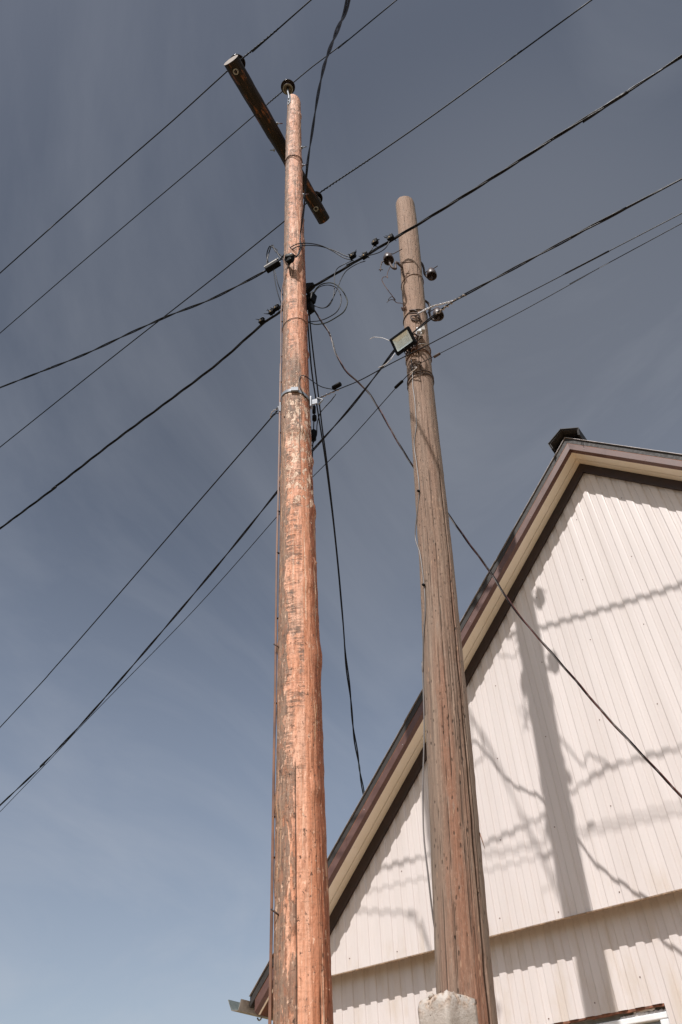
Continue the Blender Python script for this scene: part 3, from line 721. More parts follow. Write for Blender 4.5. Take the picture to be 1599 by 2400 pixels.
# pole top insulator on its strap bracket
TZ = P1.top - 15.42                       # ironwork is placed from the pole top
tp = at_z(662, 203, P1.top + .34)
pin_insulator(tp - Vector((0, 0, .09)), (0, 0, 1), pole1, .02, 1.35)
br = MB(); wv = p_dir(P1, -.75).cross(Vector((0, 0, 1))).normalized() * .028; dv = p_dir(P1, -.75) * .006
for a, b in ((p_surf(P1, -.75, 14.85 + TZ, .004), p_surf(P1, -.75, 15.22 + TZ, .004)),):
    br.prism([a - wv, a + wv, a + wv + dv, a - wv + dv], [b - wv, b + wv, b + wv + dv, b - wv + dv])
strap = br.build('top_bracket', m_zinc, pole1)
MB().tube(catmull([p_surf(P1, -.75, 15.05 + TZ, .014), p_surf(P1, -.75, 15.22 + TZ, .02), tp - Vector((0, 0, .16)), tp - Vector((0, 0, .05))], .03), .013, 10).build('pin', m_zinc, strap)
for zz in (14.92 + TZ, 15.08 + TZ): MB().lathe([(0, .014), (.011, .014), (.011, 0)], p_surf(P1, -.75, zz, .010), p_dir(P1, -.75), 6).build('bolt', m_rust, strap)
# through bolts by the arm
def bolt(par, a, dirv, ln, red=True):
    dirv = Vector(dirv).normalized(); b = MB()
    b.lathe([(0, .022), (.02, .022), (.02, 0), (0, 0)], a, dirv, 6); nut = b.build('bolt', m_zinc, par)
    MB().tube([a, a + dirv * ln], .007, 8).build('stud', m_redw if red else m_zinc, nut)
rgt = Vector((c_right.x, c_right.y, 0)).normalized()
bolt(arm, arm_frame(.385) + u_ * (-.112 if u_.x > 0 else .112) * -1 + Vector((0, 0, -.01)), rgt, .09)
for zz, ph, red in ((12.55, 1.35, False), (11.9, 1.4, True), (10.9, 1.35, True)):
    bolt(pole1, p_surf(P1, ph, zz, -.002), p_dir(P1, ph), .08, red)
bolt(pole1, at_d(632, 345, 2.72), -rgt, .07, False)
def ring(p, z, tilt, r, mat, name, par, a0=-math.pi, a1=math.pi, ph0=0, extra=.001, wob=.0, turns=1):
    pts = []
    k = max(12, int(60 * (a1 - a0) / (2 * math.pi)) * turns)
    for i in range(k + 1):
        ph = a0 + (a1 - a0) * turns * i / k
        pts.append(p_surf(p, ph, z + tilt * math.sin(ph - ph0) + wob * noise.noise(Vector((ph * 2, z, 0))) + .02 * (turns - 1) * i / k, extra + r))
    return MB().tube(pts, r, 6).build(name, mat, par)
ring(P1, 12.0, .02, .006, m_rustw, 'tie_wire', pole1)
ring(P1, 7.8, .03, .003, m_rustw, 'tie_wire', pole1)
# steel clamp band with tension bracket
ZC = p_hit(P1, 682, 899).z
bd = MB(); pr = []
for i in range(73):
    ph = -math.pi + 2 * math.pi * i / 72
    z = ZC + .035 * math.sin(ph)*-1
    a = p_surf(P1, ph, z, .007); b = p_surf(P1, ph, z, .010)
    pr.append([a + Vector((0, 0, -.018)), a + Vector((0, 0, .018)), b + Vector((0, 0, .018)), b + Vector((0, 0, -.018))])
for q, r_ in zip(pr, pr[1:]): bd.prism(q, r_)
band = bd.build('clamp_band', m_zinc, pole1)
MB().box(p_surf(P1, -.05, ZC, .018), (.06, .016, .045), Matrix.Rotation(P1.face - .05 + math.pi / 2, 3, 'Z')).build('buckle', m_zinc, band)
bk1 = p_surf(P1, 1.25, ZC - .06, .02); rz = Matrix.Rotation(P1.face + 1.25, 3, 'Z')
b_ = MB(); b_.box(bk1, (.010, .045, .13), rz); b_.box(bk1 + p_dir(P1, 1.25) * .025, (.05, .010, .06), rz)
b_.tube([bk1 + p_dir(P1, 1.25) * .05 + Vector((0, 0, .045)), bk1 + p_dir(P1, 1.25) * .10 + Vector((0, 0, .0)), bk1 + p_dir(P1, 1.25) * .06 + Vector((0, 0, -.05))], .008, 8)
b_.build('tension_bracket', m_zinc, band)
bk0 = p_surf(P1, -1.5, ZC - .10, .012); b_ = MB(); b_.box(bk0, (.012, .05, .12), Matrix.Rotation(P1.face - 1.5, 3, 'Z'))
b_.tube([bk0 + Vector((0, 0, -.03)), at_d(640, 935, 2.5), at_d(636, 941, 2.5)], .008, 8)
b_.build('tension_bracket', m_zinc, band)
# nails standing out of the bark
for ph, z in ((-.95, 2.62), (-1.1, 4.1)):
    MB().tube([p_surf(P1, ph, z, -.01), p_surf(P1, ph - .1, z + .03, .035)], .004, 6).build('nail', m_rust, pole1)

# ------------------------------------------------------------------ ironwork of the old pole
CUP = [(0, .128), (.018, .128), (.026, .122), (.028, .112), (.024, .104), (.026, .097), (.040, .086), (.047, .066), (.050, .03), (.051, .0), (.047, -.001), (.042, .02), (.034, .075), (.015, .085), (0, .085)]
def hook_insulator(base, axis, hook, wire):
    ax = Vector(axis).normalized()
    o = MB().lathe(CUP, base, ax, 30).build('insulator', m_cer2, pole2)
    MB().tube(catmull(hook + [Vector(base) + ax * .02, Vector(base) + ax * .075], .015), .0115, 10).build('hook', m_rust, o)
    for q in wire: MB().tube(catmull(q, .02), .0048, 7).build('stub_wire', m_rust, o)
    w_ = [Vector(base) + ax * (.106 + .006 * i / 24) + (ax.orthogonal().normalized() * math.cos(i * .55) + ax.cross(ax.orthogonal().normalized()) * math.sin(i * .55)) * .029 for i in range(25)]
    MB().tube(w_, .004, 6).build('binding_wire', m_rustw, o)
    return o
def r3(x, y, d): return at_d(780 + x / 7.84, 520 + y / 7.84, d, True)
def r8(x, y, d): return at_d(840 + x / 5.227, 440 + y / 5.227, d, True)
def r4(x, y, d): return at_d(880 + x / 8.405, 700 + y / 8.405, d, True)
bA = r3(1032, 712, 2.38)
hook_insulator(bA, (-.05, 0, 1), [p_hit(P2, 780 + 1285 / 7.84, 520 + 845 / 7.84, -.01, True), r3(1215, 780, 2.28), r3(1168, 740, 2.30), r3(1150, 790, 2.33), r3(1160, 860, 2.36), r3(1110, 850, 2.38), r3(1060, 780, 2.38)],
    [[r3(1275, 500, 2.30), r3(1180, 550, 2.33), r3(1100, 590, 2.36), r3(1040, 575, 2.38)], [r3(955, 700, 2.40), r3(900, 760, 2.44), r3(880, 840, 2.46)], [r3(900, 730, 2.44), r3(895, 790, 2.45)], [r3(850, 885, 2.46), r3(880, 870, 2.46), r3(915, 880, 2.46)], [r3(880, 840, 2.46), r3(878, 905, 2.46)]])
bB = r8(902, 1085, 1.92)
hook_insulator(bB, (.06, 0, 1), [p_center(P2, 8.75) + Vector((.05, .03, 0)), r8(775, 925, 1.93), r8(800, 985, 1.92), r8(815, 1060, 1.92), r8(865, 1110, 1.92), r8(895, 1118, 1.92)], [[r8(800, 1055, 1.9), r8(850, 1020, 1.92), r8(930, 985, 1.92), r8(970, 958, 1.93)]])
bC = r8(985, 1578, 1.9)
hook_insulator(bC, (0, 0, 1), [p_center(P2, 8.02) + Vector((.05, .03, 0)), r8(832, 1395, 1.93), r8(875, 1450, 1.92), r8(872, 1540, 1.92), r8(905, 1610, 1.91), r8(955, 1625, 1.90), r8(982, 1605, 1.9)], [[r8(850, 1535, 1.9), r8(900, 1505, 1.92), r8(960, 1470, 1.92)]])
# loose rusty wire bent into loops by the front insulator
hw = [r3(1060, 820, 2.36), r3(1015, 915, 2.36), r3(1000, 985, 2.36), r3(1013, 1030, 2.36), r3(985, 1010, 2.36), r3(930, 1015, 2.36), r3(905, 1055, 2.36), r3(915, 1100, 2.35), r3(965, 1185, 2.33), r3(1045, 1295, 2.30), r3(1105, 1375, 2.26), r3(1150, 1465, 2.22), r3(1200, 1490, 2.19), r3(1260, 1495, 2.16), r3(1340, 1545, 2.14)]
MB().tube(catmull(hw, .01), .0034, 7).build('loose_wire', m_rustw, pole2)
MB().tube(catmull([r3(1155, 1440, 2.22), r3(1120, 1390, 2.24), r3(1075, 1378, 2.27), r3(1035, 1410, 2.28), r3(1020, 1440, 2.28)], .01), .0032, 7).build('loose_wire', m_rust, pole2)
MB().tube(catmull([r3(1160, 1470, 2.22), r3(1110, 1432, 2.24), r3(1050, 1435, 2.27), r3(1015, 1460, 2.28), r3(998, 1482, 2.29)], .01), .0032, 7).build('loose_wire', m_rust, pole2)
for pts in ([(1190, 740), (1260, 742), (1370, 738), (1480, 730)], [(1340, 950), (1415, 938)], [(1250, 870), (1290, 960), (1340, 1010), (1360, 1090)], [(1275, 975), (1310, 965), (1320, 1000)]):
    MB().tube(catmull([p_hit(P2, 780 + x / 7.84, 520 + y / 7.84, .007, True) for x, y in pts], .02), .0035, 6).build('loose_wire', m_rustw, pole2)
def hitz(x, y): return p_hit(P2, x, y, 0, True).z
ring(P2, hitz(985, 650), .03, .0035, m_rustw, 'tie_wire', pole2)
ring(P2, hitz(968, 727), .03, .0045, m_rust, 'tie_wire', pole2, ph0=.4)
for yy, tl in ((807, .02), (811, .05), (817, -.02), (823, .01)): ring(P2, hitz(985, yy), tl, .0042, m_rustw if yy != 811 else m_whtw, 'tie_wire', pole2, wob=.03)
for yy, tl in ((872, .02), (876, .0), (881, .03)): ring(P2, hitz(975, yy), tl, .004, m_rust, 'tie_wire', pole2, wob=.02)
# iron clip and knotted wire ends round the shaft
def knot(cx, cy, nloops, rr, mat, ext=.02):
    c = p_hit(P2, cx, cy, ext, True)
    for i in range(nloops):
        q = []; ax = Vector((random.uniform(-1, 1), random.uniform(-1, 1), random.uniform(-1, 1))).normalized(); u = ax.orthogonal().normalized(); v = ax.cross(u); r_ = rr * random.uniform(.5, 1.2)
        off = Vector((random.uniform(-1, 1), random.uniform(-.3, .3), random.uniform(-1, 1))) * rr * .7
        for k in range(14): q.append(c + off + u * math.cos(k * .42) * r_ + v * math.sin(k * .42) * r_)
        MB().tube(q, .0042, 6).build('wire_knot', mat, pole2)
knot(948, 723, 4, .022, m_rustw); knot(966, 812, 9, .05, m_blk); knot(972, 818, 4, .04, m_rustw); knot(975, 860, 4, .035, m_rust); knot(982, 747, 3, .03, m_rust)
MB().tube(catmull([p_hit(P2, 960, 728, .012, True), p_hit(P2, 972, 727, .012, True), p_hit(P2, 978, 732, .012, True)], .02), .009, 8).build('iron_clip', m_rust, pole2)
MB().tube(catmull([p_hit(P2, 960, 735, .015, True), p_hit(P2, 978, 734, .03, True), p_hit(P2, 978, 739, .03, True), p_hit(P2, 963, 741, .015, True), p_hit(P2, 968, 750, .012, True), p_hit(P2, 980, 753, .012, True)], .02), .007, 8).build('iron_clip', m_rust, pole2)
# splinter
MB().tube([p_surf(P2, 1.5, 3.02, 0), p_surf(P2, 1.5, 2.94, .02)], [.004, .001], 5).build('splinter', m_pole2, pole2)

# ------------------------------------------------------------------ concrete stub beside the old pole
cst = MB(); cc = Vector((-1.88, D - 2.30, 0)); hs_ = .088; ang = R(-17 - 45 + 45)
NX, NZ = 10, 60
rot = Matrix.Rotation(R(-16), 3, 'Z')
ZT = .775 + CAMZ
rings = []
for i in range(NZ + 1):
    z = -.4 + (ZT + .4) * (i / NZ) ** .6; row = []
    for side in range(4):
        for k in range(NX):
            t = -1 + 2 * k / NX
            p = {0: (t, -1), 1: (1, t), 2: (-t, 1), 3: (-1, -t)}[side]
            v = Vector((p[0] * hs_, p[1] * hs_, 0))
            L = max(abs(p[0]), abs(p[1])); rad = math.hypot(*p)
            v *= 1 - .16 * max(0, rad - 1.3)
            v = rot @ v
            q = v + cc; q.z = z
            dn = noise.noise(Vector((q.x * 16, q.y * 16, z * 9))) * .006 + noise.noise(Vector((q.x * 60, q.y * 60, z * 50))) * .0035
            q += v.normalized() * dn
            if i > NZ - 4: q = q - v * (.0, .0, .02, .09)[i - NZ + 3] * (.3 + 2.2 * abs(noise.noise(Vector((q.x * 20, q.y * 20, 3))))); q.z += .016 * noise.noise(Vector((q.x * 30, q.y * 30, 7)))
            row.append(tuple(q))
    rings.append(row)
nn = NX * 4
cst.v = [p for r_ in rings for p in r_]
for i in range(NZ):
    for k in range(nn): cst.f.append((i * nn + k, i * nn + (k + 1) % nn, (i + 1) * nn + (k + 1) % nn, (i + 1) * nn + k)); cst.sm.append(True)
top = [Vector(p) for p in rings[-1]]; ctr = sum(top, Vector()) / nn; base = len(cst.v) - nn; prev = list(range(base, base + nn))
for fr_ in (.75, .5, .25):
    cur = []
    for k in range(nn):
        q = ctr.lerp(top[k], fr_); q.z += .018 * noise.noise(Vector((q.x * 45, q.y * 45, 1))) + .006
        cst.v.append(tuple(q)); cur.append(len(cst.v) - 1)
    for k in range(nn): cst.f.append((prev[k], prev[(k + 1) % nn], cur[(k + 1) % nn], cur[k])); cst.sm.append(True)
    prev = cur
cst.f.append(tuple(prev)); cst.sm.append(True)
stub = empty('concrete_post'); tag(stub, 'short square concrete post with crumbled top standing against the grey pole', 'post')
cst.build('post_body', m_conc, stub)
for i in range(9):
    a = random.uniform(0, 6.28); r_ = random.uniform(.02, .09); q = cc + Vector((r_ * math.cos(a), r_ * math.sin(a), ZT + .004)); s_ = random.uniform(.008, .018)
    b_ = MB(); ps = []
    for j in range(4):
        for k in range(7):
            th = math.pi * (j + .5) / 4; ph = 2 * math.pi * k / 7; rr = s_ * (1 + .4 * noise.noise(Vector((i * 3.1, j * 1.7, k * 1.3))))
            ps.append(q + Vector((rr * math.sin(th) * math.cos(ph), rr * math.sin(th) * math.sin(ph), rr * math.cos(th) * .8)))
    b_.add(ps, [(j * 7 + k, j * 7 + (k + 1) % 7, (j + 1) * 7 + (k + 1) % 7, (j + 1) * 7 + k) for j in range(3) for k in range(7)] + [tuple(range(7)), tuple(range(21, 28))], True)
    b_.build('aggregate_stone', (m_osb, m_conc, m_rim, m_osb)[i % 4], stub)

# ------------------------------------------------------------------ floodlight
fl = tag(empty('floodlight'), 'black framed rectangular floodlight tilted down on the grey pole', 'floodlight')
A0 = Vector((-1.654, 3.196, 5.600 + CAMZ)); ex = Vector((.200, -.012, 0)).normalized(); fn = Vector((math.cos(R(-93)) * math.cos(R(-30)), math.sin(R(-93)) * math.cos(R(-30)), math.sin(R(-30))))
ex = (ex - fn * ex.dot(fn)).normalized(); ey = fn.cross(ex).normalized()
if ey.z > 0: ey = -ey
FW, FH = .202, .166
def FL(u, v, w_=0): return A0 + ex * u * FW + ey * v * FH + fn * w_
def frame_ring(mb, i0, w0, i1, w1):         # ring between two inset rectangles
    a = [FL(i0 / FW * 1, i0 / FH, w0), FL(1 - i0 / FW, i0 / FH, w0), FL(1 - i0 / FW, 1 - i0 / FH, w0), FL(i0 / FW, 1 - i0 / FH, w0)]
    b = [FL(i1 / FW, i1 / FH, w1), FL(1 - i1 / FW, i1 / FH, w1), FL(1 - i1 / FW, 1 - i1 / FH, w1), FL(i1 / FW, 1 - i1 / FH, w1)]
    mb.add(a + b, [(k, (k + 1) % 4, 4 + (k + 1) % 4, 4 + k) for k in range(4)])
mb = MB(); frame_ring(mb, 0, -.03, 0, 0); frame_ring(mb, 0, 0, .020, .002); frame_ring(mb, .020, .002, .021, -.006)
mb.add([FL(0, 0, -.03), FL(1, 0, -.03), FL(1, 1, -.03), FL(0, 1, -.03)], [(0, 1, 2, 3)])
for k in range(7): mb.box(FL(.15 + k * .115, .5, -.045), (.004, .12, .03), Matrix((ex, ey, fn)).transposed())
mb.build('housing', m_blk2, fl, recalc=False)
mb = MB(); frame_ring(mb, .0212, -.004, .050, -.022); mb.build('reflector', m_refl, fl, recalc=False)
mb = MB(); i1 = .050; mb.add([FL(i1 / FW, i1 / FH, -.0215), FL(1 - i1 / FW, i1 / FH, -.0215), FL(1 - i1 / FW, 1 - i1 / FH, -.0215), FL(i1 / FW, 1 - i1 / FH, -.0215)], [(0, 1, 2, 3)]); mb.build('led_panel', m_refl2, fl, recalc=False)
fc = FL(.5, .5, -.05); pc = p_surf(P2, -.2, fc.z + .03, .0)
mb = MB(); mb.tube([FL(1.01, .5, -.015), FL(1.06, .5, -.03), FL(1.06, .5, -.09), p_surf(P2, .0, FL(1, .5).z + .01, .004)], .008, 8); mb.tube([FL(.02, .5, -.015), FL(.0, .5, -.09), pc], .008, 8); mb.box(pc, (.05, .03, .05))
mb.build('mounting_yoke', m_rust, fl)
for pts in ([(895, 783), (880, 777), (865, 775), (858, 775), (850, 780)],):
    MB().tube(catmull([at_d(x, y, 2.36) for x, y in pts], .01), .003, 7).build('lead_wire', m_whtw, fl)
MB().tube(catmull([at_d(908, 812, 2.36), at_d(898, 826, 2.37), at_d(885, 838, 2.38), at_d(870, 845, 2.39)], .01), .003, 7).build('lead_wire', m_whtw, fl)

# white junction box with cut off wires
jb = tag(empty('junction_box'), 'small white square junction box beside the floodlight on the grey pole', 'junction box')
jc = p_hit(P2, 983, 778, .045, True); jr = Matrix.Rotation(P2.face + math.pi / 2 + .3, 3, 'Z')
bevel(MB().box(jc, (.052, .06, .06), jr).build('case', m_white, jb), .006)
MB().box(jc + p_dir(P2, .9) * .04 + Vector((0, .0, -.02)), (.03, .05, .06), jr).build('bracket', m_gutter, jb)
for i in range(5):
    q = [jc + Vector((random.uniform(-.02, .02), 0, -.03)), jc + Vector((random.uniform(-.05, .03), -.02, -.07)), jc + Vector((random.uniform(-.08, .03), .0, -.10)), p_hit(P2, 966 + i * 3, 800 + i, .01, True)]
    MB().tube(catmull(q, .01), .0035, 6).build('lead_wire', (m_redw, m_whtw, m_blk)[i % 3], jb)

# ------------------------------------------------------------------ wires and cables
def ext(pts, at_end, ln, sag=0.):           # carry a run on beyond the frame along its own direction
    a, b = (pts[-2], pts[-1]) if at_end else (pts[1], pts[0])
    dv = (b - a).normalized(); q = b + dv * ln + Vector((0, 0, sag))
    return pts + [b + dv * ln * .5 + Vector((0, 0, sag * .3)), q] if at_end else [q, b + dv * ln * .5 + Vector((0, 0, sag * .3))] + pts
def cable(name, label, pts, r, mat, strands=1, off=None, pitch=.6, step=.06, cat='cable', group=None, seg=7):
    path = catmull(pts, step); m = MB()
    if strands == 1: m.tube(path, r, seg)
    else:
        for q in twist(path, strands, off, pitch): m.tube(q, r, seg)
    return tag(m.build(name, mat), label, cat, group)
def run(px, a, b): return [at_line(x, y, a, b) for x, y in px]
def sleeve(par, p, q, r, mat=None):
    p = Vector(p); q = Vector(q); d = (q - p)
    MB().tube([p, p + d * .06, p + d * .94, q], [r * .7, r, r, r * .7], 10).build('sleeve', mat or m_blk2, par)
def spiral(par, pts, r, off, pitch, name='wire_tie'):
    MB().tube(twist(catmull(pts, .02), 1, off, pitch)[0], r, 6).build(name, m_alu, par)

# three bare line wires along the crossarm
a, b = (-.9, 3.70), (-8.5, 3.88)
p = run([(715, 0), (640, 66), (565, 128), (520, 166), (400, 275), (270, 388), (130, 512), (0, 628)], a, b)
c1_ = cable('line_wire', 'bare line wire over the near end of the dark crossarm, uppermost at left', ext(ext(p, True, 25), False, 25, .6), .0095, m_alu, cat='wire', step=.3)
spiral(c1_, p[1:4], .007, .011, .06)
p = run([(912, 0), (800, 92), (720, 152), (672, 192), (640, 218), (585, 265), (440, 390), (300, 508), (150, 636), (0, 766)], (-.56, 2.46), (-10.8, 2.62))
c2_ = cable('line_wire', 'bare line wire tied to the insulator on top of the reddish pole', ext(ext(p, True, 25), False, 25, .6), .0095, m_alu, cat='wire', step=.3)
spiral(c2_, p[3:6], .007, .011, .06)
p = run([(1360, 0), (1200, 116), (1000, 262), (850, 366), (790, 406), (738, 441), (652, 510), (500, 632), (250, 828), (0, 1028)], (1.5, 1.62), (-10.8, 1.74))
c3_ = cable('line_wire', 'bare line wire at the far end of the dark crossarm passing behind the reddish pole', ext(ext(p, True, 25), False, 25, .6), .0095, m_alu, cat='wire', step=.3)
spiral(c3_, p[3:6], .007, .011, .06)

# thick bundled cable between the poles and beyond
a, b = (-2.6, 2.335), (1.4, 2.30)
right = [(705, 668), (760, 636), (815, 603), (905, 549), (985, 501), (1140, 404), (1300, 301), (1440, 213), (1568, 129)]
left = [(0, 1215), (130, 1117), (260, 1016), (380, 927), (500, 836), (600, 748), (645, 716)]
p = run(left + right, a, b)
thick = cable('bundled_cable', 'thick twisted black cable passing behind the reddish pole and in front of the grey one', ext(ext(p, True, 20), False, 20, .6), .0070, m_blk, 3, .0086, .95, .04)
def connector(par, p, axis, s=1.):
    axis = Vector(axis).normalized(); u = axis.cross(Vector((0, 0, 1))).normalized(); v = u.cross(axis); rt = Matrix((axis, u, v)).transposed()
    b_ = MB(); b_.box(p, (.075 * s, .05 * s, .045 * s), rt); b_.box(Vector(p) + v * .045 * s, (.055 * s, .045 * s, .03 * s), rt)
    for k in range(6):
        q = Vector(p) + axis * random.uniform(-.035, .035) * s + v * random.uniform(-.02, .05) * s
        dv = (axis * random.uniform(-1, 1) + u * random.choice((-1, 1)) * random.uniform(.3, 1) + v * random.uniform(-.6, 1)).normalized()
        b_.tube([q, q + dv * random.uniform(.05, .085) * s], [.010 * s, .003 * s], 5)
    o = b_.build('connector', m_blk2, par)
    MB().lathe([(0, .008), (.006, .008), (.006, 0)], Vector(p) - u * .027 * s * (1 if u.y > 0 else -1) - v * .012, -u if u.y > 0 else u, 8).build('bolt_head', m_gold, o)
    MB().tube([Vector(p) + v * .05 * s, Vector(p) + v * .10 * s], .008 * s, 6).build('bolt', m_zinc, o)
for (x, y, dy) in ((815, 594, 0), (843, 594, 0), (866, 563, 0), (902, 553, 0), (606, 743, 0), (629, 722, 0), (640, 713, 0)):
    q = at_line(x, y, a, b); t_ = (at_line(x + 20, y - 12, a, b) - q)
    connector(thick, q + Vector((0, -.030, 0)), t_, .85)
# anchor clamp of the thick cable at the reddish pole
q0 = run([(703, 668), (722, 655)], a, b)
b_ = MB(); b_.prism([q0[0] + Vector((0, y, z)) for y, z in ((-.03, -.05), (.03, -.05), (.03, .12), (-.03, .12))], [q0[1] + Vector((0, y, z)) for y, z in ((-.02, -.025), (.02, -.025), (.02, .03), (-.02, .03))])
b_.build('anchor_clamp', m_blk2, thick)

# cable to the grey pole from the right
p = run([(943, 770), (965, 752), (1000, 724), (1045, 691), (1150, 634), (1300, 553), (1440, 478), (1568, 411)], (-1.4, 2.25), (.83, 2.17))
c = cable('supply_cable', 'black twisted cable tied with pale wrapping beside the grey pole, running off to the right', ext(p, True, 20), .0060, m_blk, 2, .0068, .8, .05)
MB().tube(twist(catmull(p[2:4] + [p[3].lerp(p[4], .25)], .02), 1, .012, .045)[0], .006, 6).build('wrapping', m_tape, c)
q = [p_hit(P2, 980, 735, .012, True), at_d(990, 706, 2.25), at_d(1010, 700, 2.22), p[3]]
MB().tube(twist(catmull(q, .015), 1, .006, .05)[0], .005, 6).build('tie_wire', m_whtw, c)
MB().tube(twist(catmull(q, .015), 1, -.006, .05)[0], .004, 6).build('tie_wire', m_tape, c)
# cable leaving the grey pole to the lower left
p = run([(940, 772), (915, 796), (900, 814), (860, 868), (800, 944), (720, 1034), (645, 1121), (520, 1276), (360, 1466), (200, 1650), (100, 1755), (0, 1851)], (-1.65, 2.26), (-8.47, .91))
cable('supply_cable', 'flat black cable from the floodlight down behind the reddish pole to the lower left', ext(p, True, 20, .5), .0056, m_blk, 2, .0058, 1.1, .05)
# pair of thin cables from the clamp on the reddish pole past the grey pole
p = run([(728, 918), (780, 894), (830, 873), (900, 835), (985, 792), (1100, 732), (1250, 655), (1400, 577), (1568, 490)], (-2.5, 2.29), (.68, 2.18))
c = cable('twin_cable', 'pair of thin cables from the steel clamp on the reddish pole past the grey pole', ext(p, True, 20), .0034, m_blk, 2, .0085, 90., .06)
sleeve(c, at_line(768, 899, (-2.5, 2.29), (.68, 2.18)) + Vector((0, -.02, .02)), at_line(787, 888, (-2.5, 2.29), (.68, 2.18)) + Vector((0, -.02, .02)), .022)
MB().tube(twist(catmull(p[:2], .015), 1, .009, .05)[0], .0035, 6).build('tie_wire', m_tape, c)
q = [at_line(775, 896, (-2.5, 2.29), (.68, 2.18)), at_d(750, 892, 2.35), at_d(735, 887, 2.42), at_d(718, 876, 2.55), at_d(704, 866, 2.66), p_hit(P1, 693, 863, .012), p_hit(P1, 688, 872, .006), p_hit(P1, 688, 884, .006), p_hit(P1, 694, 898, .02), p_hit(P1, 701, 912, .006), p_hit(P1, 716, 926, .006)]
MB().tube(catmull(q, .015), .004, 7).build('loop_wire', m_blk, c)
# thin cable from the left side of the clamp to the lower left
p = run([(638, 944), (622, 962), (560, 1034), (430, 1184), (280, 1358), (130, 1530), (0, 1672)], (-2.85, 2.46), (-8.65, 1.11))
c = cable('drop_cable', 'thin cable from the left of the steel clamp sloping to the lower left', ext(p, True, 20, .5), .0062, m_blk, 1, step=.2)
MB().tube(twist(catmull(p[:2], .02), 1, .008, .07)[0], .0035, 6).build('tie_wire', m_alu, c)
MB().tube(catmull([p_hit(P1, 654, 958, .006), at_d(642, 951, 2.52), at_d(630, 951, 2.48), p[1]], .02), .0045, 7).build('tail_wire', m_blk, c)
MB().tube(twist(catmull([at_d(636, 941, 2.5), at_d(628, 944, 2.48), at_d(623, 952, 2.48), p[1]], .02), 1, .004, .05)[0], .004, 6).build('tie_wire', m_tape, c)
# very thin wire with insulating sleeves at the grey pole
pr_ = run([(965, 835), (1002, 817), (1200, 715), (1400, 604), (1568, 513)], (-1.4, 2.17), (.75, 2.08))
c = cable('thin_wire', 'very thin wire with a black sleeve right of the grey pole', ext(pr_, True, 20), .0032, m_blk, 1, step=.2, cat='wire')
sleeve(c, at_line(997, 821, (-1.4, 2.17), (.75, 2.08)), at_line(1012, 812, (-1.4, 2.17), (.75, 2.08)), .012, m_rust)
MB().tube(catmull([pr_[0], p_hit(P2, 972, 857, .012, True), p_hit(P2, 976, 864, .01, True)], .02), .004, 6).build('tie_wire', m_tape, c)
la, lb = (-1.62, 2.20), (-8.42, .90)
pl_ = run([(958, 845), (940, 860), (915, 886), (800, 1015), (720, 1095), (645, 1178), (450, 1398), (200, 1655), (0, 1866)], la, lb)
c = cable('thin_wire', 'very thin wire with a black sleeve left of the grey pole', ext(pl_, True, 20, .5), .0036, m_blk, 1, step=.2, cat='wire')
sleeve(c, at_line(908, 892, la, lb), at_line(926, 875, la, lb), .013)
MB().tube(catmull([p_hit(P2, 966, 862, .01, True), pl_[0], pl_[1]], .02), .004, 6).build('tie_wire', m_tape, c)
# service cable to the left with its black distribution box
sa, sb = (-2.95, 2.58), (-7.6, 3.35)
p = run([(612, 622), (560, 650), (480, 690), (390, 725), (300, 765), (200, 812), (100, 852), (0, 891)], sa, sb)
serv = cable('service_cable', 'twisted black cable sagging left from the black box beside the reddish pole', ext(p, True, 20), .0072, m_blk, 2, .008, .9, .05)
bx = tag(empty('cable_box'), 'black cable clamp box hanging left of the reddish pole', 'cable box')
bc = at_line(627, 611, sa, sb); bdir = (at_line(640, 603, sa, sb) - at_line(612, 620, sa, sb)).normalized(); bu = bdir.cross(Vector((0, 0, 1))).normalized(); bv = bu.cross(bdir); rt = Matrix((bdir, bu, bv)).transposed()
bevel(MB().box(bc - bv * .01, (.18, .07, .07), rt).build('box_body', m_blk2, bx), .008)
b_ = MB()
for s in (-1, 1): b_.box(bc + bv * .036 + bu * .024 * s, (.19, .014, .022), rt)
b_.build('grip_jaw', m_gutter, bx)
cl = tag(empty('cable_clamp'), 'black plastic cable clamp held off the front of the reddish pole', 'cable clamp')
cp = p_hit(P1, 666, 592, .10)
b_ = MB(); b_.box(cp, (.10, .07, .075), Matrix.Rotation(.5, 3, 'Z')); bevel(b_.build('clamp_body', m_blk2, cl), .022, 3)
b_ = MB(); b_.box(cp + Vector((.01, 0, -.07)), (.07, .05, .06), Matrix.Rotation(.3, 3, 'Y')); bevel(b_.build('wedge', m_blk2, cl), .006)
MB().lathe([(0, .014), (.014, .012), (.016, 0)], cp + Vector((.045, -.03, -.045)), (.5, -.8, 0), 10).build('bolt_head', m_zinc, cl)
for dx in (-.02, .025): MB().tube(catmull([cp + Vector((dx, 0, -.09)), cp + Vector((dx * 1.3, .03, -.14)), p_surf(P1, -.25 + dx * 4, cp.z - .22, .006)], .02), .004, 6).build('tail_wire', m_blk, cl)
MB().tube(catmull([cp, cp + Vector((-.05, .06, .0)), p_surf(P1, -.9, cp.z + .02, .0)], .03), .008, 7).build('holder', m_zinc, cl)
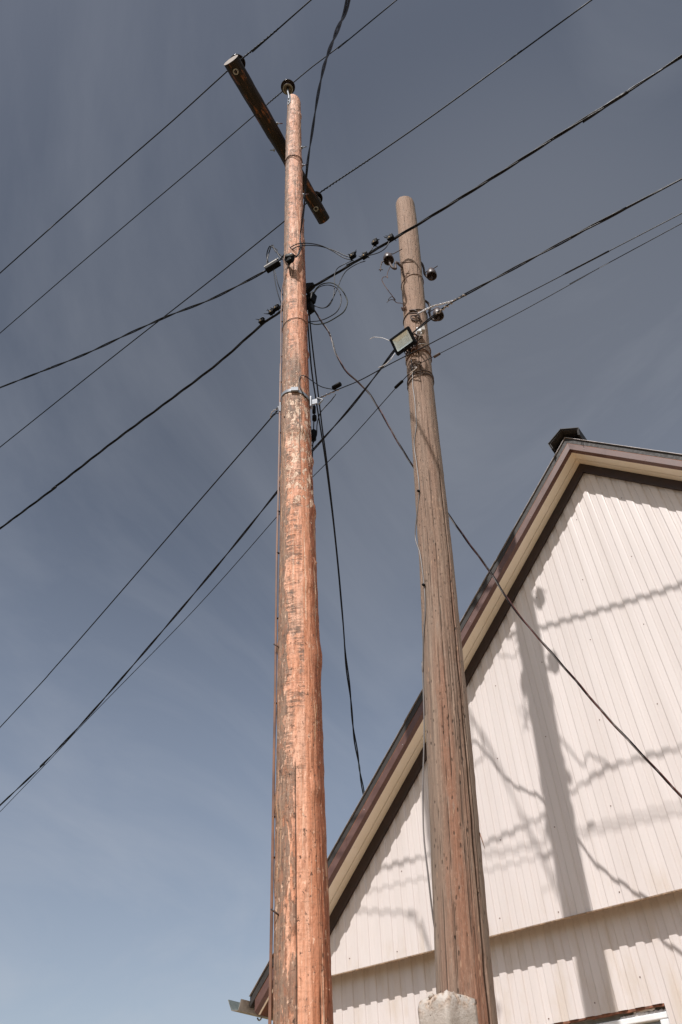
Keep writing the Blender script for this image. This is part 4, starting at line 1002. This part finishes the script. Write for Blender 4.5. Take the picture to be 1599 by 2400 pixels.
# overhead cable coming from behind the camera down to the clamp
oa, ob = (-2.5, 2.56), (-.37, 4.75)
p = run([(692, 526), (696, 497), (700, 468), (703, 420), (708, 368), (717, 308), (729, 230), (743, 160), (761, 105), (781, 55), (800, 0)], oa, ob)
tail = p[-1]; more = [tail + Vector((.35, -.36, -.45)), tail + Vector((1.0, -1.1, -.95)), tail + Vector((2.2, -2.4, -1.25))]
low_ = [cp + Vector((.03, .0, .03)), p_hit(P1, 683, 589, .05), p_hit(P1, 691, 568, .035), p_hit(P1, 690, 548, .03)]
over = cable('overhead_cable', 'black cable dropping overhead to the front of the reddish pole, close to the viewer', low_ + p + more, .0064, m_blk, 2, .0066, 1.35, .03)
# jumper loops
def jumper(label, pts, r=.0062, mat=None, strands=1, off=.01, pitch=1.2):
    return cable('jumper_cable', label, pts, r, mat or m_blk, strands, off, pitch, .02, group='loose jumper cables at the reddish pole')
jumper('jumper loop curving from the clamp up and left into the black box', [cp + Vector((-.03, 0, 0)), at_d(652, 596, 2.66), at_d(640, 583, 2.66), at_d(630, 569, 2.65), at_d(623, 565, 2.64), at_d(617, 578, 2.62), at_d(615, 592, 2.6), bc + bv * .02 - bdir * .06], .0066, None, 2, .011, .5)
jumper('twin jumper arching across the front of the reddish pole from the box to the connectors', [bc + bv * .03 + bdir * .06, at_d(647, 594, 2.66), at_d(660, 579, 2.68), p_hit(P1, 678, 566, .05), p_hit(P1, 695, 562, .045), at_d(716, 562, 2.58), at_d(740, 566, 2.5), at_d(768, 577, 2.42), at_d(792, 590, 2.37), at_line(813, 596, a, b)], .0055, None, 2, .013, 1.6)
jumper('left strand hanging from the black box down behind the reddish pole', [bc - bv * .03, at_d(634, 655, 2.5), at_d(642, 685, 2.44), at_d(652, 712, 2.36)], .0045)
jumper('right strand hanging from the black box down behind the reddish pole', [bc - bv * .03 + bdir * .01, at_d(639, 652, 2.5), at_d(649, 676, 2.42), at_d(662, 694, 2.34)], .0045)
jumper('tail of wire rising from the left connectors into the pole', [at_line(632, 716, a, b), at_d(646, 702, 2.36), at_d(654, 690, 2.35)], .0045)
# cluster box on the right of the reddish pole
cb = tag(empty('branch_box'), 'black branch clamp box on the right edge of the reddish pole', 'cable box')
cc2 = at_d(714, 688, 2.42)
b_ = MB(); b_.box(cc2, (.10, .08, .13), Matrix.Rotation(.2, 3, 'Y')); bevel(b_.build('box_body', m_blk2, cb), .01)
b_ = MB(); b_.box(at_d(712, 709, 2.42), (.085, .07, .13)); bevel(b_.build('box_body', m_blk2, cb), .008)
MB().tube([cc2 + Vector((-.02, .02, .03)), p_surf(P1, 1.6, cc2.z + .05, -.01)], .01, 7).build('holder', m_blk2, cb)
J = lambda pts, d=2.42: [at_d(x, y, d) for x, y in pts]
jumper('outer greenish jumper loop right of the reddish pole', J([(716, 682), (728, 662), (744, 652), (765, 651), (784, 664), (797, 686), (798, 700), (790, 717), (772, 730), (752, 741), (735, 745), (722, 745), (706, 740)]), .0058, simple('green_black_sheath', (.016, .020, .010), .5, spec=.15))
jumper('inner round jumper loop right of the reddish pole', J([(717, 683), (730, 663), (745, 656), (760, 656), (776, 664), (784, 682), (783, 700), (773, 718), (752, 731), (735, 737), (720, 739), (706, 740)], 2.40), .0048)
jumper('jumper falling straight from the lowest connector and back to the branch box', [at_line(812, 598, a, b)] + J([(790, 608), (775, 618), (769, 634), (769, 660), (766, 684), (757, 702), (744, 708), (732, 706), (722, 703)], 2.38), .0044)
jumper('jumper hanging from the second connector and curving back to the branch box', [at_line(840, 600, a, b)] + J([(822, 606), (797, 622), (784, 642), (776, 662), (765, 686), (752, 704), (738, 708), (722, 702)], 2.37), .0044)
jumper('short strand under the thick cable to the third connector', [at_line(800, 612, a, b) + Vector((0, -.03, -.02))] + J([(835, 590), (852, 577)], 2.36) + [at_line(864, 566, a, b) + Vector((0, -.03, 0))], .005)
jumper('short strand under the thick cable to the uppermost connector', [at_line(845, 592, a, b) + Vector((0, -.03, -.02))] + J([(872, 580), (888, 568)], 2.36) + [at_line(900, 557, a, b) + Vector((0, -.03, 0))], .005)
# long wires hanging from the branch box to the far side of the house
va, vb = (-2.49, 2.40), (-4.87, -1.5)
wa = run([(707, 714), (708, 745), (712, 800), (717, 855), (726, 915), (737, 985), (747, 1050), (757, 1125), (768, 1215), (780, 1335), (793, 1490), (808, 1635), (822, 1745), (835, 1822)], va, vb)
wb = run([(711, 714), (714, 755), (720, 810), (727, 868), (734, 925), (741, 985), (750, 1050), (759, 1125), (769, 1215), (781, 1335), (794, 1490), (809, 1635), (823, 1745), (836, 1822)], va, vb)
far_ = [Vector((-6.2, 9.3, 4.25)), Vector((-7.6, 11.6, 3.55)), Vector((-9.2, 14.3, 3.1))]   # on past the side of the house
wa += far_; wb += [q_ + Vector((.012, 0, 0)) for q_ in far_]
cA, cB = catmull(wa, .05), catmull(wb, .05)
m = MB()
for k, (src_, sgn) in enumerate(((cA, 1), (cB, -1))):
    q = []; L = 0
    for i, pt_ in enumerate(src_):
        if i: L += (pt_ - src_[i - 1]).length
        am = .008 * sm01(i / len(src_), .20, .28)
        q.append(pt_ + Vector((math.cos(L * 7), math.sin(L * 7), 0)) * am * sgn)
    m.tube(q, .0075, 7)
tag(m.build('hanging_cable', m_blk), 'two black wires hanging steeply from the branch box, merging down to the house roof edge', 'cable')
# thin three colour cable sweeping from the branch box past the grey pole to the right
tpx = [(715, 700), (735, 733), (758, 768), (772, 812), (795, 852), (825, 880), (850, 906), (880, 955), (910, 1008), (942, 1060), (985, 1122), (1032, 1184), (1070, 1238), (1125, 1312), (1180, 1396), (1250, 1480), (1320, 1560), (1390, 1642), (1470, 1728), (1568, 1832)]
tp_ = []
for i, (x, y) in enumerate(tpx):
    if i <= 11: q = at_line(x, y, (-2.5, 2.39), (-1.89, 1.34))
    else: q = at_line(x, y, (-1.89, 1.34), (-1.02, .50))
    tp_.append(q)
tp_ = ext(tp_, True, 1.2)
tcab = empty('sweeping_cable'); tag(tcab, 'thin twisted grey and red cable sweeping behind the grey pole across the house gable', 'cable')
for q, mt in zip(twist(catmull(tp_, .03), 3, .0058, .75), (m_gryw, m_redw, m_blk)): MB().tube(q, .0043, 6).build('strand', mt, tcab)
# droppers below the clamp
d1_ = J([(722, 922), (723, 945), (722, 960), (721, 985), (720, 1000), (718, 1060), (716, 1130), (714, 1220)], 2.36)
c = cable('dropper_wire', 'thin wire with two black sleeves dropping below the steel clamp on the reddish pole', d1_, .005, m_blk, 1, step=.05, cat='wire')
sleeve(c, at_d(722, 934, 2.36), at_d(722, 950, 2.36), .016); sleeve(c, at_d(723, 956, 2.36), at_d(723, 966, 2.36), .02); sleeve(c, at_d(721, 990, 2.36), at_d(720, 1012, 2.36), .026)
cable('dropper_wire', 'thin loop of wire from the sleeve back up to the twin cable', [at_d(721, 1016, 2.36), at_d(728, 1000, 2.36), at_d(729, 975, 2.34), at_d(736, 950, 2.32), at_d(748, 935, 2.3), at_d(762, 920, 2.29), at_d(772, 906, 2.29)], .0045, m_blk, 1, step=.03, cat='wire')
cable('dropper_wire', 'short tail of wire below the lowest sleeve on the reddish pole', [at_d(721, 1016, 2.36), at_d(716, 1025, 2.38), p_surf(P1, 1.3, at_d(712, 1030, 2.4).z, .004)], .0045, m_blk, 1, step=.03, cat='wire')
# brown cable stapled up the left side of the reddish pole
q = []
for i in range(46):
    z = .05 + i * .183; q.append(p_surf(P1, -1.40 + .05 * noise.noise(Vector((z * .9, 4, 0))), z, .006 + .012 * max(0, noise.noise(Vector((z * .55, 8, 0)))) + (.006 if z < 8.2 else 0)))
q += [p_surf(P1, -1.3, 8.45, .02), cp + Vector((-.04, .03, .03))]
c = cable('riser_cable', 'thin brown cable stapled up the left side of the reddish pole', q, .0048, m_brnw, 1, step=.06)
c2 = [p + p_dir(P1, -1.46) * .007 + Vector((-.003, .006, 0)) for p in q[:40]]
MB().tube(catmull(c2, .06), .004, 6).build('second_core', m_brnw, c)
for z in (2.16, 2.9, 3.1, 3.75, 4.35, 4.9, 5.3, 6.2, 6.6, 6.9, 7.3, 7.9):
    MB().box(p_surf(P1, -1.42, z, .008), (.018, .012, .006), Matrix.Rotation(P1.face - 1.46, 3, 'Z')).build('clip', m_blk2, c)
# grey cable wandering down the grey pole from the floodlight
gp = [(964, 842), (967, 870), (968, 905), (972, 935), (974, 960), (976, 1000), (971, 1040), (977, 1090), (983, 1150), (976, 1220), (974, 1262), (985, 1300), (994, 1370), (997, 1430), (993, 1490), (991, 1580)]
q = [p_hit(P2, x, y, .006, True) for x, y in gp]
q += [p_surf(P2, -1.42, z, .008) for z in (4.05, 3.85)] + [p_surf(P2, -1.45, 3.6, .012), p_surf(P2, -1.5, 3.3, .03), p_surf(P2, -1.5, 3.05, .035), p_surf(P2, -1.45, 2.85, .02), p_surf(P2, -1.6, 2.65, .004), p_surf(P2, -2.2, 2.4, .004), p_surf(P2, -2.4, 1.6, .004)]
c = cable('lamp_cable', 'thin grey cable wandering down the left of the grey pole from the floodlight', q, .0044, m_gryw, 1, step=.03)
for x, y in ((983, 1152), (995, 1372)):
    k_ = p_hit(P2, x, y, .006, True); MB().lathe([(.0, .016), (.009, .016), (.009, 0)], k_, p_dir(P2, -.6), 8).build('clip', m_blk2, c)
